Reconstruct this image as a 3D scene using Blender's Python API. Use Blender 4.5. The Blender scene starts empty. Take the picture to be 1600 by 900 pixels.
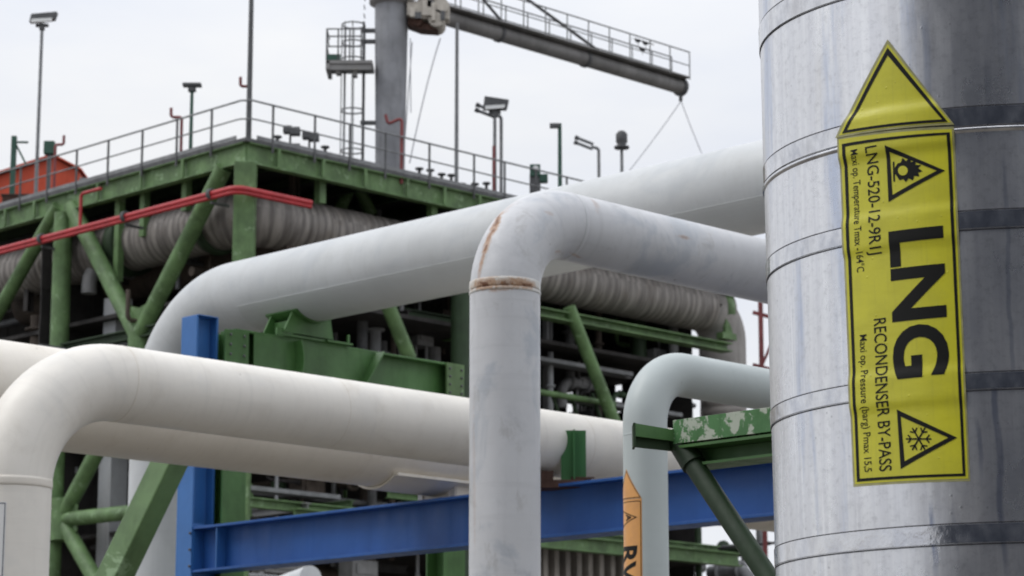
import bpy, bmesh, math, random
from mathutils import Vector, Matrix
from mathutils.bvhtree import BVHTree
random.seed(7)
R = math.radians
# ------------------------------------------------------------------ camera, world, sun
scene = bpy.context.scene
COL = scene.collection
F = 3950.0                       # focal length in pixels of a 1600 wide frame
TP = 0.2
PITCH = math.atan(TP)
EYE = Vector((0, 0, 1.7))
cam = bpy.data.cameras.new('camera')
cam.sensor_width = 36.0
cam.lens = F/1600*36.0
cam.clip_start = 0.1
cam.clip_end = 5000
cam.dof.use_dof = True
cam.dof.focus_distance = 5.6
cam.dof.aperture_fstop = 13
camo = bpy.data.objects.new('camera', cam)
COL.objects.link(camo)
camo.location = EYE
camo.rotation_euler = (R(90)+PITCH, 0, 0)
scene.camera = camo

SUN_EL, SUN_AZ = 52.0, -95.0     # azimuth clockwise from +Y
w = bpy.data.worlds.new('World')
scene.world = w
w.use_nodes = True
wn, wl = w.node_tree.nodes, w.node_tree.links
for n in list(wn): wn.remove(n)
out = wn.new('ShaderNodeOutputWorld')
bg = wn.new('ShaderNodeBackground'); bg.inputs['Strength'].default_value = 0.1
sky = wn.new('ShaderNodeTexSky'); sky.sky_type = 'NISHITA'; sky.sun_disc = False
sky.sun_elevation = R(SUN_EL); sky.sun_rotation = R(SUN_AZ)
tc = wn.new('ShaderNodeTexCoord')
sep = wn.new('ShaderNodeSeparateXYZ'); wl.new(tc.outputs['Generated'], sep.inputs[0])
mr = wn.new('ShaderNodeMapRange'); wl.new(sep.outputs['Z'], mr.inputs[0])
mr.inputs['From Min'].default_value = 0.25; mr.inputs['From Max'].default_value = 1.0
mr.inputs['To Min'].default_value = 8.5; mr.inputs['To Max'].default_value = 16.5
mp = wn.new('ShaderNodeMapping'); mp.inputs['Scale'].default_value = (1.6, 1.6, 5)
wl.new(tc.outputs['Generated'], mp.inputs[0])
nz = wn.new('ShaderNodeTexNoise'); nz.inputs['Scale'].default_value = 2.2; nz.inputs['Detail'].default_value = 6
wl.new(mp.outputs[0], nz.inputs['Vector'])
cr = wn.new('ShaderNodeValToRGB'); wl.new(nz.outputs['Fac'], cr.inputs[0])
cr.color_ramp.elements[0].position = .38; cr.color_ramp.elements[0].color = (.88, .925, 1.03, 1)
cr.color_ramp.elements[1].position = .62; cr.color_ramp.elements[1].color = (1.05, 1.06, 1.08, 1)
vm = wn.new('ShaderNodeVectorMath'); vm.operation = 'SCALE'
wl.new(cr.outputs[0], vm.inputs[0]); wl.new(mr.outputs[0], vm.inputs['Scale'])
mx = wn.new('ShaderNodeMix'); mx.data_type = 'RGBA'; mx.inputs['Factor'].default_value = 0.95
wl.new(sky.outputs[0], mx.inputs['A']); wl.new(vm.outputs[0], mx.inputs['B'])
wl.new(mx.outputs['Result'], bg.inputs['Color']); wl.new(bg.outputs[0], out.inputs['Surface'])

sl = bpy.data.lights.new('sun', 'SUN'); sl.energy = 1.1; sl.angle = R(25); sl.color = (1, .97, .92)
so = bpy.data.objects.new('sun', sl); COL.objects.link(so)
az, el = R(SUN_AZ), R(SUN_EL)
sd = Vector((math.sin(az)*math.cos(el), math.cos(az)*math.cos(el), math.sin(el)))
so.rotation_euler = sd.to_track_quat('Z', 'Y').to_euler()
so.location = (0, 0, 40)
vs = scene.view_settings
vs.view_transform = 'Standard'; vs.look = 'None'; vs.gamma = 1; vs.exposure = 0.06; vs.use_curve_mapping = False
scene.render.engine = 'CYCLES'
scene.cycles.max_bounces = 6

# ------------------------------------------------------------------ projection helpers
sp_, cp_ = math.sin(PITCH), math.cos(PITCH)
A = Vector((1, 1, 0)).normalized()       # plant grid: runs away to the right
B = Vector((-1, 1, 0)).normalized()      # plant grid: runs away to the left
Z = Vector((0, 0, 1))
def ray(px, py):
    x, y = (px-800)/F, (450-py)/F
    return Vector((x, cp_-y*sp_, sp_+y*cp_))
def U(px, py, Y):
    d = ray(px, py); return EYE+d*(Y/d.y)
def hit(px, py, p0, n):
    d = ray(px, py); return EYE+d*((p0-EYE).dot(n)/d.dot(n))

# ------------------------------------------------------------------ mesh helpers
class MB:
    def __init__(s): s.v = []; s.f = []; s.uv = []; s.sm = []
    def add(s, vs, fs, smooth=False, uvs=None):
        o = len(s.v); s.v += [Vector(p) for p in vs]
        for i, f in enumerate(fs):
            s.f.append([o+k for k in f]); s.sm.append(smooth)
            s.uv.append(uvs[i] if uvs else None)
        return s
    def box(s, c, size, ax=None):
        ax = ax or (Vector((1,0,0)), Vector((0,1,0)), Z)
        c = Vector(c); a, b, d = [ax[i]*size[i]*.5 for i in range(3)]
        vs = [c+sx*a+sy*b+sz*d for sz in (-1,1) for sy in (-1,1) for sx in (-1,1)]
        return s.add(vs, [(0,2,3,1),(4,5,7,6),(0,1,5,4),(2,6,7,3),(0,4,6,2),(1,3,7,5)])
    def prism(s, pts, off):
        n = len(pts); off = Vector(off)
        vs = [Vector(p) for p in pts]+[Vector(p)+off for p in pts]
        fs = [tuple(range(n))[::-1], tuple(range(n, 2*n))]+[(i,(i+1)%n,n+(i+1)%n,n+i) for i in range(n)]
        return s.add(vs, fs)
    def prof(s, p0, p1, pr, up=Z):      # closed 2D profile (side, up) swept from p0 to p1
        p0, p1 = Vector(p0), Vector(p1)
        d = (p1-p0).normalized(); side = d.cross(up).normalized(); u = side.cross(d).normalized()
        return s.prism([p0+side*x+u*y for x, y in pr], p1-p0)
    def bar(s, p0, p1, wd, h, up=Z):
        return s.prof(p0, p1, [(-wd/2,-h/2),(wd/2,-h/2),(wd/2,h/2),(-wd/2,h/2)], up)
    def ibeam(s, p0, p1, bf, h, tf=.02, tw=.014, up=Z):
        b, t = bf/2, tw/2; H = h/2
        return s.prof(p0, p1, [(-b,-H),(b,-H),(b,-H+tf),(t,-H+tf),(t,H-tf),(b,H-tf),(b,H),(-b,H),(-b,H-tf),(-t,H-tf),(-t,-H+tf),(-b,-H+tf)], up)
    def tube(s, path, r, seg=20, caps=True, a0=0.0, ref=None):
        path = [Vector(p) for p in path]
        rr = r if isinstance(r, (list, tuple)) else [r]*len(path)
        n = len(path); tan = []
        for i in range(n):
            t = path[min(i+1,n-1)]-path[max(i-1,0)]
            tan.append(t.normalized())
        x = tan[0].cross(ref or Vector((.13,.27,.95)))
        if x.length < .05: x = tan[0].cross(Vector((1,0,0)))
        x.normalize(); vs = []; L = [0]
        for i in range(n):
            if i:
                q = tan[i-1].rotation_difference(tan[i]); x = (q @ x); L.append(L[-1]+(path[i]-path[i-1]).length)
            x = (x-tan[i]*x.dot(tan[i])).normalized(); y = tan[i].cross(x)
            for k in range(seg):
                a = a0+2*math.pi*k/seg
                vs.append(path[i]+(x*math.cos(a)+y*math.sin(a))*rr[i])
        fs, uv = [], []
        for i in range(n-1):
            for k in range(seg):
                k2 = (k+1) % seg
                fs.append((i*seg+k, i*seg+k2, (i+1)*seg+k2, (i+1)*seg+k))
                c0, c1 = 2*math.pi*rr[0]*k/seg, 2*math.pi*rr[0]*(k+1)/seg
                uv.append([(c0,L[i]),(c1,L[i]),(c1,L[i+1]),(c0,L[i+1])])
        s.add(vs, fs, True, uv)
        if caps:
            s.add(vs[:seg], [tuple(range(seg))[::-1]]); s.add(vs[-seg:], [tuple(range(seg))])
        return s
    def lathe(s, c, ax, prof, seg=24):   # prof: (radius, height)
        c = Vector(c); ax = Vector(ax).normalized()
        return s.tube([c+ax*h for _, h in prof], [max(r_, 1e-4) for r_, _ in prof], seg) if False else s._lathe(c, ax, prof, seg)
    def _lathe(s, c, ax, prof, seg):
        x = ax.orthogonal().normalized(); y = ax.cross(x); vs = []
        for r_, h in prof:
            for k in range(seg):
                a = 2*math.pi*k/seg; vs.append(c+ax*h+(x*math.cos(a)+y*math.sin(a))*r_)
        fs = [(i*seg+k, i*seg+(k+1)%seg, (i+1)*seg+(k+1)%seg, (i+1)*seg+k) for i in range(len(prof)-1) for k in range(seg)]
        return s.add(vs, fs, True)
    def ball(s, c, rad, seg=12, rings=8):
        c = Vector(c); rx, ry, rz = rad if isinstance(rad, tuple) else (rad,)*3
        vs = []
        for i in range(rings+1):
            t = math.pi*i/rings
            for k in range(seg):
                a = 2*math.pi*k/seg
                vs.append(c+Vector((rx*math.sin(t)*math.cos(a), ry*math.sin(t)*math.sin(a), rz*math.cos(t))))
        return s.add(vs, [(i*seg+k, (i+1)*seg+k, (i+1)*seg+(k+1)%seg, i*seg+(k+1)%seg) for i in range(rings) for k in range(seg)], True)

def arc(p, d0, d1, Rb, n=14):           # fillet at corner p, arriving along d0 leaving along d1
    d0, d1 = Vector(d0).normalized(), Vector(d1).normalized()
    ang = d0.angle(d1); T = Rb*math.tan(ang/2)
    ctr_dir = (d1-d0).normalized(); c = p+ctr_dir*(Rb/math.cos(ang/2))
    s0 = p-d0*T; v0 = s0-c; axis = d0.cross(d1).normalized()
    return [c+Matrix.Rotation(ang*i/n, 3, axis) @ v0 for i in range(n+1)]
def route(pts, Rb, n=14, step=None):
    pts = [Vector(p) for p in pts]; out_ = [pts[0]]
    for i in range(1, len(pts)-1):
        out_ += arc(pts[i], pts[i]-pts[i-1], pts[i+1]-pts[i], Rb, n)
    out_.append(pts[-1]); return out_

ORG = {}
def mesh_of(name, mb, org):
    me = bpy.data.meshes.new(name)
    me.from_pydata([tuple(p-org) for p in mb.v], [], mb.f)
    uvl = me.uv_layers.new(name='UVMap')
    for p, u, sm in zip(me.polygons, mb.uv, mb.sm):
        p.use_smooth = sm
        if u:
            for li, c in zip(p.loop_indices, u): uvl.data[li].uv = c
    me.update(); return me
def tag(o, label, cat, group=None, kind=None):
    if label: o['label'] = label
    if cat: o['category'] = cat
    if group: o['group'] = group
    if kind: o['kind'] = kind
    return o
def thing(name, base, label, cat, group=None):
    o = bpy.data.objects.new(name, None); COL.objects.link(o)
    o.empty_display_size = .2; o.location = Vector(base); ORG[o] = Vector(base)
    return tag(o, label, cat, group)
def part(name, mb, mat, parent, label=None, bevel=0):
    org = ORG[parent]
    me = mesh_of(name, mb, org) if isinstance(mb, MB) else mb
    o = bpy.data.objects.new(name, me); COL.objects.link(o)
    if mat and not me.materials: me.materials.append(mat)
    o.parent = parent; ORG[o] = org
    if label: o['label'] = label
    if bevel:
        m = o.modifiers.new('bevel', 'BEVEL'); m.width = bevel; m.segments = 2; m.limit_method = 'ANGLE'
    return o
def solo(name, mb, mat, base, label, cat, group=None, kind=None, bevel=0):
    base = Vector(base); me = mesh_of(name, mb, base)
    o = bpy.data.objects.new(name, me); COL.objects.link(o); o.location = base; ORG[o] = base
    me.materials.append(mat)
    if bevel:
        m = o.modifiers.new('bevel', 'BEVEL'); m.width = bevel; m.segments = 2; m.limit_method = 'ANGLE'
    return tag(o, label, cat, group, kind)

# ------------------------------------------------------------------ materials
class NT:
    def __init__(s, name):
        s.m = bpy.data.materials.new(name); s.m.use_nodes = True
        s.n = s.m.node_tree.nodes; s.l = s.m.node_tree.links
        s.b = s.n['Principled BSDF']; s.tc = s.n.new('ShaderNodeTexCoord')
    def mapv(s, scale=(1,1,1), coord='Object', loc=(0,0,0), rot=(0,0,0), typ='POINT'):
        m = s.n.new('ShaderNodeMapping'); m.vector_type = typ
        m.inputs['Scale'].default_value = scale; m.inputs['Location'].default_value = loc; m.inputs['Rotation'].default_value = rot
        s.l.new(s.tc.outputs[coord], m.inputs[0]); return m.outputs[0]
    def noise(s, vec, scale, detail=5, rough=.55, dist=0):
        n = s.n.new('ShaderNodeTexNoise'); n.inputs['Scale'].default_value = scale; n.inputs['Detail'].default_value = detail
        n.inputs['Roughness'].default_value = rough; n.inputs['Distortion'].default_value = dist
        s.l.new(vec, n.inputs['Vector']); return n.outputs['Fac']
    def vor(s, vec, scale):
        n = s.n.new('ShaderNodeTexVoronoi'); n.inputs['Scale'].default_value = scale
        s.l.new(vec, n.inputs['Vector']); return n.outputs['Distance']
    def rng(s, v, a, b, c=0., d=1.):
        n = s.n.new('ShaderNodeMapRange'); n.interpolation_type = 'SMOOTHSTEP'
        for k, x in zip(('From Min','From Max','To Min','To Max'), (a,b,c,d)): n.inputs[k].default_value = x
        s.l.new(v, n.inputs[0]); return n.outputs[0]
    def math(s, op, a, b=None):
        n = s.n.new('ShaderNodeMath'); n.operation = op
        for i, x in enumerate((a, b)):
            if x is None: continue
            if isinstance(x, (int, float)): n.inputs[i].default_value = x
            else: s.l.new(x, n.inputs[i])
        return n.outputs[0]
    def mix(s, fac, a, b):
        n = s.n.new('ShaderNodeMix'); n.data_type = 'RGBA'
        for k, x in (('Factor', fac), ('A', a), ('B', b)):
            i = n.inputs[k] if k == 'Factor' else [q for q in n.inputs if q.name == k and q.type == 'RGBA'][0]
            if isinstance(x, (int, float)): i.default_value = x
            elif isinstance(x, tuple): i.default_value = (*x, 1) if len(x) == 3 else x
            else: s.l.new(x, i)
        return [q for q in n.outputs if q.type == 'RGBA'][0]
    def bump(s, h, strength, dist=.01, prev=None):
        n = s.n.new('ShaderNodeBump'); n.inputs['Strength'].default_value = strength; n.inputs['Distance'].default_value = dist
        s.l.new(h, n.inputs['Height'])
        if prev: s.l.new(prev, n.inputs['Normal'])
        return n.outputs[0]
    def done(s, col, rough=.5, metal=0., normal=None, spec=.5):
        for k, x in (('Base Color', col), ('Roughness', rough), ('Metallic', metal)):
            if isinstance(x, (int, float)): s.b.inputs[k].default_value = x
            elif isinstance(x, tuple): s.b.inputs[k].default_value = (*x, 1)
            else: s.l.new(x, s.b.inputs[k])
        s.b.inputs['Specular IOR Level'].default_value = spec
        if normal: s.l.new(normal, s.b.inputs['Normal'])
        return s.m
def dk(c, k): return tuple(x*k for x in c)

def paint(name, base, rough=.45, mott=.1, msc=2., chip=0, chipc=(.55,.6,.5), chipsc=6., rust=0, rustc=(.16,.06,.025), dirt=.25, dirtc=None, bump=.15, spec=.4):
    t = NT(name); v = t.mapv()
    n1 = t.noise(v, msc, 6, .6)
    c = t.mix(t.rng(n1, .3, .7), dk(base, 1-mott), dk(base, 1+mott))
    vs_ = t.mapv((1, 1, .15)); n2 = t.noise(vs_, msc*5, 5, .65)
    c = t.mix(t.math('MULTIPLY', t.rng(n2, .5, .78), dirt), c, dirtc or dk(base, .45))
    if chip:
        n3 = t.noise(v, chipsc, 8, .7, .4); c = t.mix(t.rng(n3, 1-chip, 1-chip+.05), c, chipc)
    if rust:
        n4 = t.noise(v, chipsc*1.7, 8, .75, .3); c = t.mix(t.rng(n4, 1-rust, 1-rust+.06), c, rustc)
    nb = t.noise(v, 9, 4)
    return t.done(c, t.rng(n2, .2, .8, rough-.08, rough+.15), 0, t.bump(nb, bump, .02), spec)

def pipe_paint(name, base, grime=(.35,.31,.25), gamt=.25, streak=.12, specks=.5, rough=.42, rusts=(), seam=None, wrap=0., mott=.04, patch=0.):
    t = NT(name); v = t.mapv(); uv = t.mapv(coord='UV')
    n1 = t.noise(v, 1.7, 6, .6)
    c = t.mix(t.rng(n1, .3, .7), dk(base, 1-mott), dk(base, 1+mott*.6))
    g = t.noise(v, 3.3, 9, .68, .3)                                   # patchy grime
    c = t.mix(t.math('MULTIPLY', t.rng(g, .5, .75), gamt), c, grime)
    if patch:
        pn = t.noise(v, 2.1, 7, .62, .6); c = t.mix(t.math('MULTIPLY', t.rng(pn, .52, .64), patch), c, (.30,.345,.40))
        pn2 = t.noise(t.mapv((1,1,.5)), 7., 8, .7, .4); c = t.mix(t.math('MULTIPLY', t.rng(pn2, .56, .66), patch*.7), c, (.30,.29,.27))
    st = t.noise(t.mapv((.35, 7, 1), 'UV'), 3.5, 4, .6)                # run-off lines round the pipe
    c = t.mix(t.math('MULTIPLY', t.rng(st, .5, .8), streak), c, dk(base, .62))
    st2 = t.noise(t.mapv((6, .3, 1), 'UV'), 4, 4, .6)
    c = t.mix(t.math('MULTIPLY', t.rng(st2, .52, .8), streak*.8), c, dk(base, .7))
    if specks:
        sp = t.vor(v, 7.); sn = t.noise(v, 2.3, 3)
        m = t.math('MULTIPLY', t.rng(sp, .035, .075, 1, 0), t.rng(sn, .5, .6)); 
        c = t.mix(t.math('MULTIPLY', m, specks), c, (.12, .09, .06))
    if seam is not None:
        pass
    fine = t.noise(v, 28, 8, .75, .2)
    for (cc, rot, sc, amt, core) in rusts:
        mv = t.mapv(sc, 'Object', cc, rot, 'TEXTURE')
        ln = t.n.new('ShaderNodeVectorMath'); ln.operation = 'LENGTH'; t.l.new(mv, ln.inputs[0])
        d = t.math('ADD', ln.outputs['Value'], t.math('MULTIPLY', t.math('SUBTRACT', fine, .5), 2.6))
        c = t.mix(t.math('MULTIPLY', t.rng(d, .7, 1.25, 1, 0), amt*.55), c, (.37, .19, .08))
        c = t.mix(t.math('MULTIPLY', t.rng(d, .25, .6, 1, 0), amt*core), c, (.13, .048, .018))
    h = t.noise(v, 2.2, 3)
    b1 = t.bump(h, .12, .06)
    b2 = t.bump(t.noise(v, 30, 3), .06, .004, b1)
    return t.done(c, t.rng(g, .3, .7, rough-.07, rough+.12), 0, b2, .4)

def metal_plain(name, base, rough=.4, metal=1., var=.15):
    t = NT(name); v = t.mapv(); n = t.noise(v, 6, 6, .6)
    c = t.mix(t.rng(n, .3, .7), dk(base, 1-var), dk(base, 1+var))
    return t.done(c, t.rng(n, .3, .7, rough-.08, rough+.1), metal, t.bump(t.noise(v, 20, 3), .1, .01))

M = {}
GREEN = (.104, .180, .070)
M['green'] = paint('green_paint', GREEN, .5, .3, 1.6, .42, (.20,.30,.16), 2.6, .30, (.10,.06,.03), .45, bump=.1)
M['green_near'] = paint('green_paint_near', (.062,.150,.044), .42, .22, 2.5, .30, (.25,.36,.2), 5, .27, (.13,.07,.035), .35)
M['green_clip'] = paint('green_clip_paint', (.04,.14,.045), .4, .12, 2.5, 0, rust=.25, dirt=.2)
M['green_peel'] = paint('peeling_green_paint', (.06,.17,.055), .5, .15, 6, .49, (.40,.44,.36), 16., .32, (.2,.1,.05), .3)
M['green_dark'] = paint('grimy_shaded_green', (.022,.045,.018), .6, .25, 1, .3, (.08,.1,.06), 3, .33, (.05,.035,.02), .5)  # grimy green, base darkened to carry the shade inside the platform
M['blue'] = paint('blue_paint', (.035,.145,.40), .42, .12, 1.5, .30, (.25,.32,.45), 12, .27, (.06,.04,.04), .2, spec=.5)
M['blue_deep'] = paint('deep_blue_paint', (.017,.088,.31), .45, .14, 1.5, .29, (.15,.22,.35), 12, .28, (.05,.04,.04), .25)
M['green_strut_shade'] = paint('shaded_green_strut_paint', (.010,.027,.008), .5, .3, 3, .3, (.03,.05,.025), 6, .3)  # underside shade put into the strut's darker green
M['red'] = paint('red_paint', (.40,.024,.03), .4, .15, 1.2, dirt=.3, spec=.5)
M['orange'] = paint('orange_red_paint', (.50,.07,.03), .6, .12, 1.2, dirt=.3)
M['galv'] = paint('galvanised_steel', (.19,.195,.20), .5, .2, 3, dirt=.35, spec=.5)
M['galv_dark'] = paint('dull_steel', (.09,.092,.095), .55, .25, 3, dirt=.35)
M['teal'] = paint('dark_teal_paint', (.03,.085,.06), .5, .15, 3, dirt=.3)
M['lampglass'] = metal_plain('lamp_glass', (.75,.76,.75), .2, 0, .03)
M['black'] = paint('black_rubber', (.02,.02,.022), .6, .2, 4, dirt=.1)
M['dark'] = paint('shade_dark_steel', (.034,.031,.030), .75, .35, 1, dirt=.4)  # near-black base stands in for the interior's shade
M['brown'] = paint('brown_lagging', (.075,.058,.046), .75, .3, 2, dirt=.5)
M['greyeq'] = paint('grey_equipment', (.22,.22,.22), .6, .2, 2, dirt=.4)
M['rustplate'] = paint('rusty_plate', (.07,.035,.025), .75, .3, 5, .35, (.16,.09,.05), 9, dirt=.5)
M['concrete'] = paint('concrete', (.36,.37,.38), .8, .12, .8, dirt=.4, dirtc=(.2,.19,.17))
M['cranegrey'] = paint('weathered_grey_paint', (.23,.235,.25), .55, .22, .9, .36, (.36,.36,.37), 1.6, .25, (.13,.09,.06), .55)
M['boom'] = paint('boom_paint', (.21,.205,.20), .6, .25, .8, .38, (.25,.24,.22), 1.5, .3, (.07,.045,.03), .6)
M['cream_mach'] = paint('cream_machine_paint', (.52,.48,.42), .6, .2, 1.5, dirt=.5, rust=.35, rustc=(.2,.09,.04))
M['text'] = NT('black_print').done((.010,.010,.009), .5, spec=.2)
M['cable'] = NT('pale_cable').done((.42,.43,.46), .6)

# ------------------------------------------------------------------ ground (never in frame, carries everything)
t = NT('gravelly_concrete'); v = t.mapv()
n = t.noise(v, .3, 8, .7); n2 = t.noise(v, 30, 4)
c = t.mix(t.rng(n, .3, .7), (.085,.075,.062), (.15,.135,.115)); c = t.mix(t.rng(n2, .4, .7, 0, .4), c, (.09,.088,.08))
gm = t.done(c, .85, 0, t.bump(n2, .4, .01))
g = MB(); g.add([(-3000,-3000,0),(3000,-3000,0),(3000,3000,0),(-3000,3000,0)], [(0,1,2,3)])
solo('ground', g, gm, (0,0,0), 'grey concrete yard under the plant', 'ground', kind='structure')

# ==================================================================== THE LARGE CLAD PIPE WITH THE YELLOW LABEL
LR = 0.372; LD = 4.2
laz = math.atan(750/F/cp_)
LC = Vector((LD*math.sin(laz), LD*math.cos(laz), EYE.z+0.86))     # axis point at mid frame
LAX = Vector((-0.0095, 0, 1)).normalized()
def frame_of(axis, C):
    e2 = (Vector((EYE.x-C.x, EYE.y-C.y, 0))); e2 = (e2-axis*e2.dot(axis)).normalized()
    e1 = axis.cross(e2).normalized()
    if e1.x < 0: e1 = -e1
    return e1, e2
class Cyl:
    def __init__(s, C, ax, r, off=None):
        s.C = Vector(C); s.ax = ax; s.r = r; s.e1, s.e2 = frame_of(ax, s.C); s.off = off or (lambda h: 0.)
    def uv(s, px, py):
        d = ray(px, py).normalized(); o = EYE-s.C
        dp = d-s.ax*d.dot(s.ax); op = o-s.ax*o.dot(s.ax)
        a, b, c = dp.dot(dp), 2*dp.dot(op), op.dot(op)-s.r**2
        disc = b*b-4*a*c
        disc = max(disc, 0.)
        tt = (-b-math.sqrt(disc))/(2*a); p = o+d*tt
        return (math.atan2(p.dot(s.e1), p.dot(s.e2))*s.r, p.dot(s.ax))
    def pt(s, u, h, o=0.):
        th = u/s.r; rr = s.r+s.off(h)+o
        return s.C+s.ax*h+(s.e1*math.sin(th)+s.e2*math.cos(th))*rr
cyl = Cyl(LC, LAX, LR)
# ring positions from the left silhouette, where each strap meets it
def ring_h(py):      # height of the near-silhouette point
    return cyl.uv(1216 if py > 600 else 1206, py)[1]
strap_px = [(40, 74), (262, 289), (413, 438), (648, 671), (866, 893)]
straps = []
for (ya, yb) in strap_px:
    xl = 1199+(ya-450)*.031+10
    straps.append((cyl.uv(xl, ya-14)[1], cyl.uv(xl, yb-14)[1]))
sp_gap = .235
h = straps[0][0]
while h+LC.z < 8.6: h += .235; straps.insert(0, (h, h-.027))
h = straps[-1][1]
while h+LC.z > .4: h -= .235; straps.append((h, h-.027))
def strap_off(hh):
    o = 0.
    for hi, lo in straps:
        l2 = lo-.016 if abs(lo-straps[BEAD][1]) < 1e-6 else lo-.005
        if l2-.022 < hh < hi+.022:
            k = min(1, min(hh-l2+.022, hi+.022-hh)/.020); k = k*k*(3-2*k); o = max(o, (.0042 if l2 < lo-.01 else .0028)*k)
    return o
BEAD = min(range(len(straps)), key=lambda i: abs(straps[i][0]-cyl.uv(1199+(262-450)*.031+10, 248)[1]))
cyl.off = strap_off
t = NT('aluminium_cladding'); uvm = t.mapv(coord='UV')
s1 = t.noise(t.mapv((7, .12, 1), 'UV'), 9, 6, .7)            # vertical drawn streaks
s2 = t.noise(t.mapv((1.2, .10, 1), 'UV', (3,1,0)), 7, 5, .6)  # broad stains running down
s3 = t.noise(t.mapv((1, .6, 1), 'UV'), 5, 8, .7)
fine = t.noise(t.mapv((60, 14, 1), 'UV'), 9, 3, .7)
mott = t.noise(uvm, 70, 5, .75)
c = t.mix(t.rng(s1, .3, .72), (.64,.64,.66), (.76,.76,.765))
c = t.mix(t.math('MULTIPLY', t.rng(s2, .54, .64), .6), c, (.32,.38,.52))
c = t.mix(t.math('MULTIPLY', t.rng(s3, .5, .75), .35), c, (.55,.54,.53))
c = t.mix(t.math('MULTIPLY', t.rng(mott, .45, .75), .5), c, (.40,.40,.41))
wl_ = t.noise(t.mapv((16, .35, 1), 'UV', (5,2,0)), 3, 4, .5)
c = t.mix(t.math('MULTIPLY', t.rng(wl_, .66, .72), .5), c, (.9,.9,.9))
spots = t.rng(t.vor(t.mapv((1,1,1), 'UV'), 42), .05, .11, 1, 0)
c = t.mix(t.math('MULTIPLY', t.math('MULTIPLY', spots, t.rng(s3, .45, .6)), .5), c, (.2,.2,.22))
sx = t.n.new('ShaderNodeSeparateXYZ'); t.l.new(uvm, sx.inputs[0])
wob = t.noise(t.mapv((.5,2.2,1),'UV'), 4, 3)
brk = t.noise(t.mapv((30,1.2,1),'UV',(7,3,0)), 3, 4)
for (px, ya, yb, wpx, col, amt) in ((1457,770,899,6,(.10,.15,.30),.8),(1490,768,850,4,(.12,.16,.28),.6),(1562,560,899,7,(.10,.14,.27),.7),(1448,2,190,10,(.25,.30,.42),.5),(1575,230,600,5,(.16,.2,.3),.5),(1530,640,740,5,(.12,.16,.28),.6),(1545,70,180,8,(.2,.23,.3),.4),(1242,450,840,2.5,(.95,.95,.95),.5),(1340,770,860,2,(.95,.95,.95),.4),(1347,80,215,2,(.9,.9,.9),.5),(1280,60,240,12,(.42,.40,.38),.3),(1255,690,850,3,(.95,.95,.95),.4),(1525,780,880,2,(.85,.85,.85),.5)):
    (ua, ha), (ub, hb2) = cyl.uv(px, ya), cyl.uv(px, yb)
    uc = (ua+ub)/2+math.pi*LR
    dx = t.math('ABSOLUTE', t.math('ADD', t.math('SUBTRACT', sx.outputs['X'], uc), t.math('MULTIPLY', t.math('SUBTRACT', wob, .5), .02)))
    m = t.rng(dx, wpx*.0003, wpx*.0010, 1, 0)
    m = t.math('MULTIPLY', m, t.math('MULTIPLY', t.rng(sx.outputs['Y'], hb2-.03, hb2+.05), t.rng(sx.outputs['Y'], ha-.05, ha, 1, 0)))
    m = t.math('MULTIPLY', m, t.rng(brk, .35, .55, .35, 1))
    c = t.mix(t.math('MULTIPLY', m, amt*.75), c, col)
rgh = t.rng(s3, .3, .75, .24, .38)
b1 = t.bump(t.noise(t.mapv((1.3,.5,1),'UV'), 4, 3), .25, .02)
b2 = t.bump(fine, .08, .002, b1); b3 = t.bump(spots, .12, .0015, b2)
b4 = t.bump(mott, .12, .0015, b3)
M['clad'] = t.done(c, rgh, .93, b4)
t = NT('strap_steel'); uvm = t.mapv(coord='UV')
n = t.noise(t.mapv((5,3,1),'UV'), 8, 5, .6)
M['strap'] = t.done(t.mix(t.rng(n,.3,.7), (.50,.50,.52), (.70,.70,.71)), t.rng(n,.3,.7,.10,.24), 1., t.bump(n, .25, .004))
M['gap'] = NT('dark_joint').done((.03,.03,.035), .8)

LT = thing('insulated_pipe', LC-LAX*(LC.z/LAX.z), 'big upright silver metal clad pipe that carries the yellow arrow label', 'pipe')
zt_, zb_ = (9.0-LC.z), -LC.z
# cladding: sheets lap over each other at every strap (a 1 mm step)
hs = []
seq = sorted([s_ for s_ in straps], key=lambda q: q[0])
def ring_profile(prof, seg=192, mat=None, name='cladding'):
    mb = MB(); vs, fs, uv = [], [], []
    for (hh, rr) in prof:
        for k in range(seg):
            a = math.pi+2*math.pi*k/seg
            vs.append(cyl.C+cyl.ax*hh+(cyl.e1*math.sin(a)+cyl.e2*math.cos(a))*rr)
    for i in range(len(prof)-1):
        for k in range(seg):
            k2 = (k+1) % seg; fs.append((i*seg+k, i*seg+k2, (i+1)*seg+k2, (i+1)*seg+k))
            c0, c1 = LR*2*math.pi*k/seg, LR*2*math.pi*(k+1)/seg
            uv.append([(c0,prof[i][0]),(c1,prof[i][0]),(c1,prof[i+1][0]),(c0,prof[i+1][0])])
    if name in ('strap', 'sharp'):
        for i in range(len(prof)-1):
            mb.add(vs[i*seg:(i+2)*seg], [(k,(k+1)%seg,seg+(k+1)%seg,seg+k) for k in range(seg)], True, uv[i*seg:(i+1)*seg])
        return mb
    mb.add(vs, fs, True, uv); return mb
prof = [(zb_, LR)]
for hi, lo in seq:
    m_ = (hi+lo)/2; prof += [(m_, LR), (m_+.0004, LR+.0008)]       # each sheet laps over the one below
    prof[-2] = (m_, LR)
prof += [(zt_, LR)]
part('cladding', ring_profile(prof, name='sharp'), M['clad'], LT)
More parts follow.
